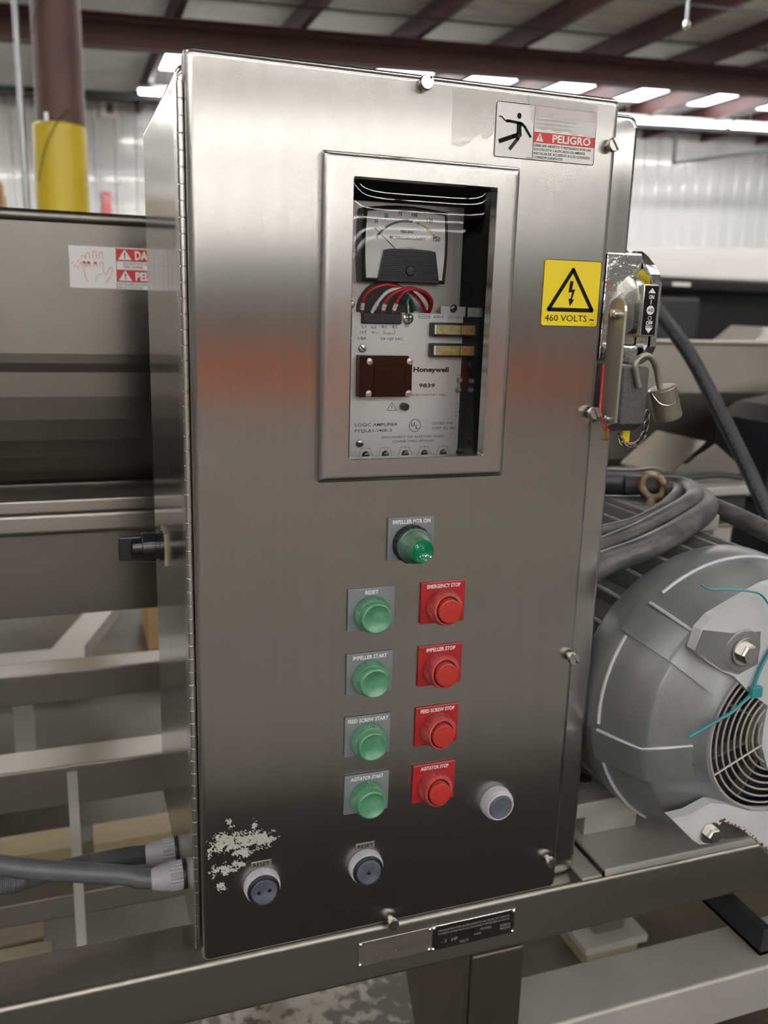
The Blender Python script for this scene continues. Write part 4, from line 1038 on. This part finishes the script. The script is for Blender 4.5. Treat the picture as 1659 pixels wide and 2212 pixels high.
obj('skirt_panel', MB().box(hx0, hx1, .662, .668, .975, 1.120), M['hopper'], hp)
ws = lab(obj('warning_sticker', MB().box(-.0985, .060, .6490, .6497, 1.5175, 1.5810), M['white'], hp), 'white and red hand injury warning sticker')
yy = .6486
mb = MB()
mb.add([(p[0], yy, p[1]) for p in [(-.0275, 1.5605), (.059, 1.5605), (.059, 1.5795), (-.0275, 1.5795)]], [(0, 1, 2, 3)])
mb.add([(p[0], yy, p[1]) for p in [(-.0275, 1.5285), (.059, 1.5285), (.059, 1.5475), (-.0275, 1.5475)]], [(0, 1, 2, 3)])
obj('red_band', mb, M['red'], ws)
mb = MB()
for z, s_ in ((1.5700, 'DANGER'), (1.5380, 'PELIGRO')):
    mb.add([(-.0255, yy - .0004, z - .0075), (-.0045, yy - .0004, z - .0075), (-.015, yy - .0004, z + .0085)], [(0, 1, 2)])
    text(mb, s_, .0005, z, .0125, yy - .0004, .056, 'L', .05)
obj('lettering', mb, M['white'], ws)
mb = MB()
for z, s_ in ((1.5568, 'DO NOT PUT HANDS IN'), (1.5518, 'FEED HOPPER'), (1.5252, 'NO PONER LAS MANOS DENTRO'), (1.5205, 'DE LA TOLVA DE')):
    text(mb, s_, -.026 if z < 1.53 else -.017, z, .0034, yy - .0002, None, 'L')
for z in (1.5695, 1.5375): text(mb, '!', -.015, z, .008, yy - .0006, bold=.05)
line(mb, [(-.0282, 1.518), (-.0282, 1.5805)], .0007, yy - .0002)
obj('print', mb, M['greyprint'], ws)
hm = MB(); yy -= .0002
def fing(cx_, zb, zt_, w_):
    line(hm, [(cx_ - w_, zb), (cx_ - w_, zt_ - w_)] + [(cx_ + w_ * math.cos(a), zt_ - w_ + w_ * 1.2 * math.sin(a)) for a in [PI - k * PI / 6 for k in range(7)]] + [(cx_ + w_, zb)], .0006, yy)
for cx_, zt_ in ((-.0772, 1.5660), (-.0708, 1.5705), (-.0605, 1.5740), (-.0512, 1.5725)):
    fing(cx_, 1.5625, zt_, .0026)
    fing(cx_ + .0005, 1.5500, 1.5575, .0024)
line(hm, [(-.0772, 1.5505), (-.0765, 1.5390), (-.0740, 1.5300), (-.0705, 1.5260)], .0006, yy)
line(hm, [(-.0490, 1.5500), (-.0480, 1.5420), (-.0455, 1.5390), (-.0420, 1.5420), (-.0395, 1.5490), (-.0355, 1.5505), (-.0345, 1.5465), (-.0375, 1.5370), (-.0430, 1.5290), (-.0460, 1.5260)], .0006, yy)
line(hm, [(-.0605, 1.5290), (-.0590, 1.5345), (-.0550, 1.5385), (-.0500, 1.5395)], .0005, yy)
for (x, z) in ((-.0940, 1.5555), (-.0905, 1.5515), (-.0860, 1.5500), (-.0850, 1.5590), (-.0820, 1.5555)):
    hm.add([(x - .0018, yy, z - .0022), (x - .0003, yy, z - .0022), (x + .0024, yy, z + .0022)], [(0, 1, 2)])
for cx_ in (-.0765, -.0700, -.0600):
    hm.add([(cx_ - .0022, yy, 1.5572), (cx_ + .0020, yy, 1.5575), (cx_ + .0005, yy, 1.5525)], [(0, 1, 2)])
obj('hand_drawing', hm, M['red'], ws)

# support stand of the hopper: two cross tubes, a low rail, a flat strap
sd = thing('hopper_stand', 'low brushed steel tube stand under the feed hopper', 'stand', (-.5, .9, 0))
obj('upper_tube', MB().box(-1.7, 1.2, 1.15, 1.226, .594, .670, .005), M['steel_x'], sd)
obj('front_tube', MB().box(-1.7, .30, .775, .860, .548, .632, .005), M['steel_x'], sd)
obj('low_rail', MB().box(-1.7, .60, .780, .850, .300, .350, .004), M['steel_x'], sd)
obj('flat_strap', MB().box(-.148, -.129, .768, .774, .12, .62, .001), M['whitepaint'], sd)
for x in (-1.5, .9):
    obj('leg', MB().box(x - .038, x + .038, 1.15, 1.226, 0, .594, .004), M['steel_z'], sd)
for x in (-1.5, .25):
    obj('leg', MB().box(x - .04, x + .04, .780, .856, 0, .548, .004), M['steel_z'], sd)
    obj('cross_tube', MB().box(x - .038, x + .038, .86, 1.15, .56, .63, .004), M['steel_y'], sd)
for x in (-1.3, .2):
    obj('hopper_leg', MB().box(x - .038, x + .038, .78, .856, .632, 1.183, .004), M['steel_z'], hp)

# ---------------------------------------------------------------- conduits into the left side of the cabinet
def conduit(label, cz, cy, path, ribs):
    k_ = .92
    t = thing('flexible_conduit', label, 'conduit', (-.05, cy, cz))
    g = lambda k, r, tt: (.035 if k % 2 else -.03) if tt > -.022 and r > .014 else 0
    obj('connector', MB().lathe([(.0112, -.040), (.0122, -.038), (.0152, -.028), (.0164, -.019), (.0166, -.018), (.0166, -.004), (.0160, -.003)], (bl, cy, cz), 'x', 48, cap0=True, wob=g), M['connector'], t)
    obj('gasket', MB().lathe([(.0178, -.0034), (.0178, -.0004)], (bl, cy, cz), 'x', 24, cap0=True), M['blackplastic'], t)
    P = spline(path, 16)
    R = [.0115] * len(P)
    if ribs:
        Q = []; R = []
        for i in range(len(P) - 1):
            for q in range(3):
                Q.append(P[i].lerp(P[i + 1], q / 3)); R.append(.0112 + (.0006 if (i * 3 + q) % 2 else 0))
        Q.append(P[-1]); R.append(.0112); P = Q
    obj('hose', MB().tube(P, R, 14), M['conduit'], t)
conduit('grey ribbed flexible conduit entering the cabinet side, the upper of the two', .806, .186, [(-.040, .186, .806), (-.060, .190, .806), (-.084, .195, .803), (-.121, .200, .799), (-.156, .200, .796), (-.188, .190, .799), (-.217, .180, .804), (-.30, .20, .82), (-.7, .30, .92), (-1.2, .5, 1.0)], True)
conduit('smooth grey flexible conduit entering the cabinet side, the lower of the two', .8310, .098, [(-.040, .098, .8310), (-.058, .102, .832), (-.073, .106, .837), (-.121, .110, .848), (-.166, .110, .861), (-.209, .110, .876), (-.256, .120, .890), (-.36, .14, .915), (-.7, .25, .98), (-1.2, .48, 1.05)], False)

# ================================================================== MOTOR
mo = thing('electric_motor', 'big silver painted electric motor with fan cowl, bolted on the deck at right', 'motor', (.687, .2, .815))
mx, mz = .6865, 1.0150
obj('motor_body', MB().lathe([(.138, .02), (.146, .05), (.146, .50), (.13, .53)], (mx, 0, mz), 'y', 48, cap0=True), M['motordark'], mo)
fin0 = None
for k in range(30):
    a = 2 * PI * (k + .4) / 30
    if abs(math.sin(a) + 1) < .18: continue
    fm = MB().box(.140, .194, .035, .49, -.0026, .0026, .0014, 1)
    if fin0 is None:
        fin0 = obj('cooling_fin', fm, M['motordark'], mo, (mx, 0, mz)); fin0.rotation_euler = (0, -a, 0)
    else: copy(fin0, mo, (mx, 0, mz), (0, -a, 0))
# fan cowl: rim, tapered barrel, conical front with the grille opening
cowl_prof = [(.1905, .060), (.1945, .052), (.1945, .030), (.1930, .024), (.1915, .012), (.1840, -.014), (.1765, -.038), (.1712, -.0545), (.1690, -.0590), (.1660, -.0625), (.150, -.0705), (.135, -.0780), (.120, -.0860), (.1140, -.0905), (.1100, -.0965), (.1070, -.0970), (.1050, -.0930)]
obj('fan_cowl', MB().lathe(cowl_prof, (mx, 0, mz), 'y', 72, cap1=False), M['motor'], mo)
# raised straps running over the cowl at four corners
def strap(a0, wd, name='cowl_strap'):
    mb = MB(); lo = []
    for (r, t) in ((.1920, .016), (.1895, .005), (.1840, -.014), (.1765, -.038), (.1712, -.0555), (.1670, -.0630), (.150, -.0715), (.135, -.0790), (.120, -.0870)):
        l = []
        for k in range(5):
            a = a0 + (-.5, -.49, 0, .49, .5)[k] * wd * (.175 / r)
            h = .0055 if 0 < k < 4 else .0
            l.append((mx + (r + h) * math.cos(a), t - h * .6, mz + (r + h) * math.sin(a)))
        lo.append(l)
    obj(name, mb.loft(lo, False), M['motor'], mo)
for a in (141, 193, 50, 320): strap(math.radians(a), .24)
# raised ribs edging the pressed panels
def rib(pts):
    obj('panel_rib', MB().tube(pts, .0024, 6), M['motorwhite'], mo)
def cp(a, r, t): return (mx + r * math.cos(math.radians(a)), t, mz + r * math.sin(math.radians(a)))
def rad_at(t):
    pr = sorted(cowl_prof[4:], key=lambda q: q[1])
    for (r1, t1), (r2, t2) in zip(pr[:-1], pr[1:]):
        if t1 <= t <= t2: return r1 + (r2 - r1) * (t - t1) / max(t2 - t1, 1e-6)
    return pr[-1][0]
rib([cp(a, rad_at(.006) + .001, .006) for a in range(148, 186, 4)])
rib([cp(a, rad_at(.006) + .001, .006) for a in range(62, 132, 5)])
rib([cp(a, rad_at(.006) + .001, .006) for a in range(201, 240, 4)])
rib([cp(186.5, rad_at(t) + .003, t) for t in (.006, -.018, -.044, -.058)] + [cp(185, .150, -.0730), cp(183.5, .122, -.0870)])
rib([cp(133, rad_at(t) + .003, t) for t in (.006, -.018, -.044, -.058)])
# grille
gr = obj('fan_grille', MB().torus((mx, -.0955, mz), .1045, .0020, (0, 1, 0), 60, 6), M['cast'], mo)
for k in range(9):
    R_g = .096 - k * .0088
    obj('grille_ring', MB().torus((mx, -.0955 - .001 * k / 9, mz), R_g, .0013, (0, 1, 0), 56, 6), M['cast'], gr)
for a in (205, 115, 25, 295):
    obj('grille_spoke', MB().tube([cp(a, .104, -.0972), cp(a, .02, -.0985)], .0014, 6), M['cast'], gr)
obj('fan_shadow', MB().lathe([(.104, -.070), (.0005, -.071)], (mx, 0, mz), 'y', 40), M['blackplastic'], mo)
fan = lab(obj('fan', MB().lathe([(.045, -.074), (.045, -.088), (.03, -.091), (.0005, -.0915)], (mx, 0, mz), 'y', 28), M['fan'], mo), 'tan fan behind the grille')
for k in range(8):
    a = 2 * PI * k / 8 + .3
    T = Matrix.Translation((mx, 0, mz)) @ Matrix.Rotation(-a, 4, 'Y')
    obj('fan_blade', MB().box(.04, .095, -.088, -.074, -.0015, .0015, M=T), M['fan'], fan)
# pale mounting spider with bolts in front of the cowl
spp = [(.540, 1.136), (.546, 1.160), (.560, 1.174), (.596, 1.190), (.632, 1.205), (.69, 1.215), (.76, 1.205), (.82, 1.17), (.86, 1.12), (.85, 1.03), (.80, .98), (.74, .945), (.70, .945), (.672, .965), (.656, 1.0), (.655, 1.030), (.657, 1.053), (.625, 1.075), (.600, 1.098), (.582, 1.106), (.560, 1.120)]
sp = lab(obj('mounting_spider', MB().prism(spp, 'y', -.100, -.086), M['motorwhite'], mo), 'pale scuffed plate over the grille')
def hexbolt(c, r, h, par, axis='y', wash=True):
    mb = MB()
    if wash: mb.lathe([(r * 1.5, 0), (r * 1.5, -.002), (r * 1.4, -.0025)], c, axis, 20)
    s = -1 if axis == 'y' else 1
    o = obj('hex_bolt', mb.lathe([(r * 1.02, s * .002), (r * 1.02, s * h), (r * .85, s * (h + .0015))], c, axis, 6, smooth=False), M['screw'], par)
    return o
bs = (.6065, -.1, 1.1290)
obj('bolt_boss', MB().lathe([(.026, .02), (.026, -.001), (.023, -.003)], bs, 'y', 24), M['motor'], sp)
obj('grey_arm', MB().prism([(.548, 1.160), (.590, 1.152), (.630, 1.150), (.632, 1.110), (.606, 1.100), (.582, 1.108), (.540, 1.136)], 'y', -.1012, -.0995), M['motor'], sp)
hexbolt((bs[0], bs[1] - .004, bs[2]), .0115, .010, sp)
# lower bracket leg in front with bolt and rusty edge
lbp = [(.535, .925), (.560, .926), (.590, .936), (.614, .930), (.650, .914), (.70, .905), (.74, .900), (.74, .850), (.700, .838), (.690, .850), (.666, .872), (.641, .892), (.612, .908), (.604, .900), (.604, .888), (.594, .880), (.581, .882), (.571, .889)]
lb = lab(obj('lower_bracket', MB().prism(lbp, 'y', -.100, -.086), M['motorwhite'], mo), 'pale lower bracket with a rusty cut edge')
hexbolt((.5935, -.100, .8965), .0095, .010, lb)
rp = MB()
ep = [Vector(p) for p in ((.606, .9085), (.612, .908), (.641, .892), (.666, .872), (.690, .850), (.700, .838))]
for k in range(90):
    t_ = random.random() * (len(ep) - 1.001); q = ep[int(t_)].lerp(ep[int(t_) + 1], t_ % 1) + Vector((.6, .8)) * random.uniform(.0004, .0045) * random.random()
    r_ = random.uniform(.0006, .0019)
    rp.add([(q.x + r_ * math.cos(a) * random.uniform(.6, 1), -.1003 - k * 1e-6, q.y + r_ * math.sin(a)) for a in [k2 * PI / 3 for k2 in range(6)]], [tuple(range(6))])
o = obj('rust_edge', rp, M['rustspot'], lb); o['kind'] = 'stuff'
obj('rust_mark', MB().add([cp(197, .128, -.0880), cp(194, .124, -.0905), cp(191.5, .126, -.0890), cp(193, .130, -.0870), cp(197, .133, -.0855)], [(0, 1, 2, 3, 4)]), M['rustspot'], mo)
# feet with spacer block and hold-down bolt
for sgn in (-1, 1):
    xf = mx + sgn * .105
    a, b_ = (xf - .081, xf + .045) if sgn < 0 else (xf - .045, xf + .081)
    for yf in (.065, .36):
        ft = obj('motor_foot', MB().box(a, b_, yf, yf + .13, .8262, .850, .004, 2).prism([(a + .03, .850), (b_, .850), (b_, .93), (b_ - .02, .93)] if sgn < 0 else [(a, .850), (b_ - .03, .850), (a + .02, .93), (a, .93)], 'y', yf + .09, yf + .105), M['cast'], mo)
        hexbolt((a + .050 if sgn < 0 else b_ - .050, yf + .042, .850), .0130, .011, ft, 'z')
        obj('spacer_block', MB().box(a + .035, b_ - .005, yf + .008, yf + .11, ZT + .0132, .826, .002), M['cast'], mo)
obj('top_pad', MB().box(.70, .80, .18, .48, mz + .175, mz + .200, .004), M['motordark'], mo)
eb = lab(obj('eye_bolt', MB().torus((.7350, .262, 1.2450), .0200, .0058, (.35, 1, .0), 28, 10, 0.78).lathe([(.012, -.034), (.012, -.029), (.008, -.026), (.0065, -.018)], (.7350, .262, 1.2450), 'z', 14, cap0=True), M['rust'], mo), 'rusty lifting eye bolt on top')

# teal ties caught on the motor
tt = thing('teal_tie', 'thin teal plastic tie curling off the top of the motor cowl', 'tie', (.58, -.12, 1.21))
obj('strand', MB().tube(spline([(.534, -.104, 1.216), (.548, -.104, 1.209), (.566, -.106, 1.208), (.595, -.110, 1.205), (.615, -.112, 1.198), (.640, -.110, 1.17), (.66, -.1035, 1.15)], 5), .0013, 6), M['teal'], tt)
tt = thing('teal_tie', 'teal plastic tie knotted on the fan grille of the motor', 'tie', (.615, -.12, 1.09))
obj('strand', MB().tube(spline([(.655, -.1035, 1.140), (.640, -.104, 1.118), (.631, -.104, 1.098), (.628, -.104, 1.084)], 5), .0022, 6), M['teal'], tt)
obj('strand', MB().tube([(.631, -.104, 1.077), (.595, -.108, 1.056), (.546, -.100, 1.029)], .0021, 6), M['teal'], tt)
obj('knot', MB().box(.622, .638, -.109, -.1015, 1.070, 1.084, .002), M['teal'], tt)

# ---------------------------------------------------------------- cables on the motor
def cable(label, pts, r, m, n=12, printed=None):
    t = thing('power_cable', label, 'cable', pts[0])
    P = spline(pts, 8)
    obj('sheath', MB().tube(P, r, 14), m, t)
    if printed:
        k0_, k1_, side = printed
        obj('printed_marks', dashes(P, k0_, k1_, r, side), M['cableprint'], t)
    return t
def dashes(P, i0, i1, r, side):
    mb = MB(); sd_ = Vector(side).normalized()
    for i in range(i0, i1):
        a, b_ = P[i], P[i + 1]; d = (b_ - a); u_ = d.normalized(); nrm = (sd_ - u_ * sd_.dot(u_)).normalized(); w_ = u_.cross(nrm)
        for q in range(3):
            if random.random() < .3: continue
            s_, e_ = a + d * (q / 3 + .03), a + d * (q / 3 + .26)
            c0 = nrm * (r * 1.01)
            mb.add([s_ + c0 + w_ * .0011, e_ + c0 + w_ * .0011, e_ + c0 - w_ * .0011, s_ + c0 - w_ * .0011], [(0, 1, 2, 3)])
    return mb
cable('thick black power cable slanting down from behind the disconnect switch', [(.42, .362, 1.45), (.47, .45, 1.52), (.62, .60, 1.64), (.80, .74, 1.715), (.935, .76, 1.660), (1.030, .72, 1.530), (1.075, .64, 1.430), (1.105, .57, 1.325), (1.125, .49, 1.215), (1.140, .42, 1.115), (1.155, .35, 1.01), (1.17, .30, .87), (1.21, .26, .8090), (1.34, .25, .8085)], .0145, M['cable'], printed=(44, 76, (-.75, -.6, -.1)))
# cable coil lying on the motor, four strands
zt_ = 1.225
coil = [
 ('dusty black cable loop on the motor, the thick front strand', [(.4925, .060, 1.178), (.511, .060, 1.189), (.524, .060, 1.195), (.571, .060, 1.207), (.635, .080, 1.219), (.703, .115, 1.230), (.751, .155, 1.233), (.779, .200, 1.235), (.792, .255, 1.235), (.77, .33, 1.229)], .0165),
 ('dusty black cable loop on the motor, the middle strand', [(.4925, .110, 1.182), (.542, .110, 1.197), (.562, .110, 1.203), (.606, .110, 1.217), (.660, .125, 1.231), (.713, .150, 1.241), (.757, .190, 1.243), (.780, .240, 1.245), (.765, .275, 1.243), (.72, .31, 1.238)], .0145),
 ('thin printed black cable of the loop beside the eye bolt', [(.4925, .150, 1.190), (.567, .150, 1.207), (.588, .150, 1.210), (.626, .150, 1.217), (.675, .165, 1.228), (.725, .200, 1.236), (.752, .222, 1.240), (.762, .240, 1.242), (.757, .252, 1.243)], .0105),
]
for i, (l, p, r) in enumerate(coil):
    cable(l, p, r, M['dustcable'], printed=(8, 26, (-.3, -.8, .5)) if i != 1 else None)
cable('black cable running back from the motor behind the eye bolt', [(.495, .385, 1.226), (.60, .365, 1.236), (.681, .345, 1.238), (.740, .325, 1.238), (.80, .34, 1.236), (.86, .40, 1.205), (.905, .46, 1.10), (.925, .50, .95)], .0215, M['cable'])
cable('dusty cable trailing over the right of the motor top', [(.775, .30, 1.228), (.805, .235, 1.222), (.825, .185, 1.212), (.850, .130, 1.196), (.885, .07, 1.170), (.93, .02, 1.12), (1.0, .05, .93), (1.06, .10, .815), (1.2, .14, .8080)], .0145, M['dustcable'])

# ================================================================== BACKGROUND, RIGHT
tr = thing('screw_trough', 'bronze toned stainless trough standing behind the motor at right', 'trough', (2.3, 1.9, 0))
obj('front_wall', prof_sheet([(1.60, 1.415), (1.60, 1.25), (1.66, 1.02), (1.72, .98)], .004, 1.35, 3.4), M['trough'], tr)
obj('rim', MB().box(1.35, 3.4, 1.585, 1.615, 1.410, 1.425, .004), M['trough'], tr)
obj('back_wall', MB().box(1.35, 3.4, 2.3, 2.304, .98, 1.36), M['trough'], tr)
obj('end_wall', MB().prism([(1.60, 1.415), (1.60, 1.25), (1.72, .98), (2.30, .98), (2.30, 1.36)], 'x', 1.35, 1.354), M['trough'], tr)
obj('trough_floor', MB().box(1.35, 3.4, 1.71, 2.3, .976, .982), M['trough'], tr)
for x in (1.5, 3.2):
    for y in (1.75, 2.2): obj('leg', MB().box(x - .035, x + .035, y - .035, y + .035, 0, .98, .004), M['steel_z'], tr)
ct = thing('chute_cover', 'grey steel gabled chute cover between the motor and the bronze trough', 'cover', (1.55, 1.15, 0))
obj('gable_panel', MB().add([(1.40, 1.08, 1.080), (1.545, 1.12, 1.165), (1.545, 1.34, 1.165), (1.40, 1.30, 1.080), (1.40, 1.08, 1.076), (1.545, 1.12, 1.161), (1.545, 1.34, 1.161), (1.40, 1.30, 1.076)], [(0, 1, 2, 3), (7, 6, 5, 4), (0, 4, 5, 1), (1, 5, 6, 2), (2, 6, 7, 3), (3, 7, 4, 0)]), M['steel_y'], ct)
obj('gable_front', MB().prism([(1.40, 1.078), (1.545, 1.163), (1.66, 1.085), (1.62, 1.075)], 'y', 1.078, 1.082), M['steel_x'], ct)
obj('curved_lip', MB().tube(spline([(1.40, 1.06, 1.070), (1.48, 1.05, 1.082), (1.56, 1.06, 1.080), (1.64, 1.07, 1.068)], 4), .008, 8), M['darksteel'], ct)
obj('base_plate', MB().box(1.36, 1.68, 1.03, 1.36, 1.030, 1.055, .004), M['deck'], ct)
obj('under_box', MB().box(1.40, 1.66, 1.07, 1.34, .96, 1.030), M['darksteel'], ct)
obj('side_flange', MB().box(1.28, 1.72, .98, 1.04, .955, .965, .002), M['steel_x'], ct)
for x in (1.42, 1.64): obj('leg', MB().box(x - .02, x + .02, 1.18, 1.22, 0, .96), M['steel_z'], ct)
gb = thing('navy_gearbox', 'dark navy angular drive housing at the right edge behind the cable', 'gearbox', (2.1, 1.35, 0))
obj('housing', MB().prism([(1.895, .96), (1.905, 1.19), (1.975, 1.235), (2.4, 1.30), (2.4, .90)], 'y', 1.25, 1.50), M['navy'], gb)
obj('pedestal', MB().box(1.98, 2.35, 1.28, 1.47, 0, .92, .01), M['navy'], gb)
bm_ = thing('covered_machine', 'large black machine with a pale flat lid behind the bronze trough', 'machine', (3.6, 3.4, 0))
obj('front_apron', MB().box(2.50, 5.2, 3.0, 3.06, 1.625, 1.690, .015, 3), M['blackcover'], bm_)
obj('lid', MB().add([(2.48, 2.99, 1.700), (5.2, 2.99, 1.715), (5.2, 4.6, 2.02), (2.48, 4.6, 1.90), (2.48, 2.99, 1.690), (5.2, 2.99, 1.705), (5.2, 4.6, 2.01), (2.48, 4.6, 1.89)], [(0, 1, 2, 3), (7, 6, 5, 4), (0, 4, 5, 1), (1, 5, 6, 2), (2, 6, 7, 3), (3, 7, 4, 0)]), M['palelid'], bm_)
obj('latch', MB().box(2.60, 2.86, 2.985, 3.0, 1.640, 1.664, .006), M['darksteel'], bm_)
lab(obj('maker_mark', MB().box(2.79, 2.90, 2.980, 2.986, 1.645, 1.664, .004), M['dial'], bm_), 'worn pale mark on the black apron')
obj('cabinet_body', MB().box(2.65, 5.1, 3.25, 4.5, .15, 1.66, .02), M['blackcover'], bm_)
obj('side_box', MB().box(2.72, 3.02, 3.02, 3.25, 1.36, 1.60, .03), M['darkplastic'], bm_)
for x in (2.75, 5.0):
    for y in (3.35, 4.4): obj('foot', MB().box(x - .05, x + .05, y - .05, y + .05, 0, .15), M['darksteel'], bm_)
wp = thing('gabled_bin', 'white bin with a pointed top showing above the bronze trough at the right edge', 'bin', (3.1, 2.7, 0))
obj('gable', MB().prism([(2.90, 1.30), (3.112, 1.46), (3.30, 1.30)], 'y', 2.62, 2.9), M['palelid'], wp)
obj('box_body', MB().box(2.90, 3.30, 2.62, 2.9, 0, 1.30), M['palelid'], wp)

fm = thing('added_floor_mat', 'added black mat in front of the cabinet, unseen, darkening the steel reflections', 'mat', (.8, -1.1, 0))
obj('darkening_sheet', MB().box(-1.2, 3.6, -1.62, -.12, 0, .012, .004), M['mat'], fm)  # unseen, added to darken what the lower door and rails mirror
# ================================================================== FLOOR ITEMS, LEFT
wb = thing('timber_plank', 'long pale timber plank lying on blocks under the hopper stand', 'plank', (-.2, 1.3, .1))
obj('plank', MB().box(-1.4, -.135, 1.325, 1.425, .065, .105, .003), M['wood'], wb)
wb = thing('timber_plank', 'short pale timber plank lying right of the flat strap under the stand', 'plank', (.1, 1.3, .1))
obj('plank', MB().box(-.105, .45, 1.320, 1.418, .065, .105, .003), M['wood'], wb)
for k, x in enumerate((-1.2, -.75, -.05, .35)):
    wb = thing('timber_block', ('old timber block under the far left of the long plank', 'old timber block under the middle of the long plank', 'old timber block under the left of the short plank', 'old timber block under the right of the short plank')[k], 'block', (x, 1.37, 0))
    obj('block', MB().box(x - .09, x + .09, 1.33, 1.42, 0, .065, .003), M['oldwood'], wb)
pl_ = thing('wooden_pallet', 'weathered pallet boards on the floor at lower left behind the front beam', 'pallet', (-.6, .95, 0))
for k in range(4): obj('slat', MB().box(-1.3, -.20 - .02 * (k % 2), .88 + k * .075, .94 + k * .075, .115, .135, .002), M['oldwood'], pl_)
for y in (.90, 1.10): obj('runner', MB().box(-1.28, -.24, y, y + .045, .0, .115, .003), M['oldwood'], pl_)
wf = thing('channel_skid', 'white painted low channel skid on the floor behind the hopper stand', 'skid', (-.5, 2.4, 0))
obj('long_rail', MB().box(-1.9, -.10, 2.00, 2.10, .30, .36, .004), M['whitepaint'], wf)
T = Matrix.Translation((-.16, 2.09, .0)) @ Matrix.Rotation(math.radians(-18), 4, 'Z')
obj('side_rail', MB().box(-.05, .05, .0, .75, .30, .355, .004, M=T), M['whitepaint'], wf)
obj('inner_rail', MB().box(-1.7, .10, 2.75, 2.85, .30, .35, .004), M['whitepaint'], wf)
for (x, y) in ((-1.7, 2.05), (-.3, 2.05), (-1.6, 2.8), (-.1, 2.8)): obj('leg', MB().box(x - .03, x + .03, y - .03, y + .03, 0, .30), M['whitepaint'], wf)
nb = thing('navy_bin', 'dark navy rounded bin standing inside the white skid at left', 'bin', (-.75, 2.4, 0))
obj('bin', MB().lathe([(.20, 0), (.24, .04), (.26, .52), (.27, .54), (.24, .54), (.22, .06), (.0005, .05)], (-.72, 2.45, 0), 'z', 28, cap0=True), M['navy'], nb)
cb = thing('cardboard_box', 'small tan cardboard box on the floor beside the cabinet, far back', 'box', (.36, 3.1, 0))
obj('carton', MB().box(.168, .55, 2.9, 3.3, 0, .25, .005), M['card'], cb)
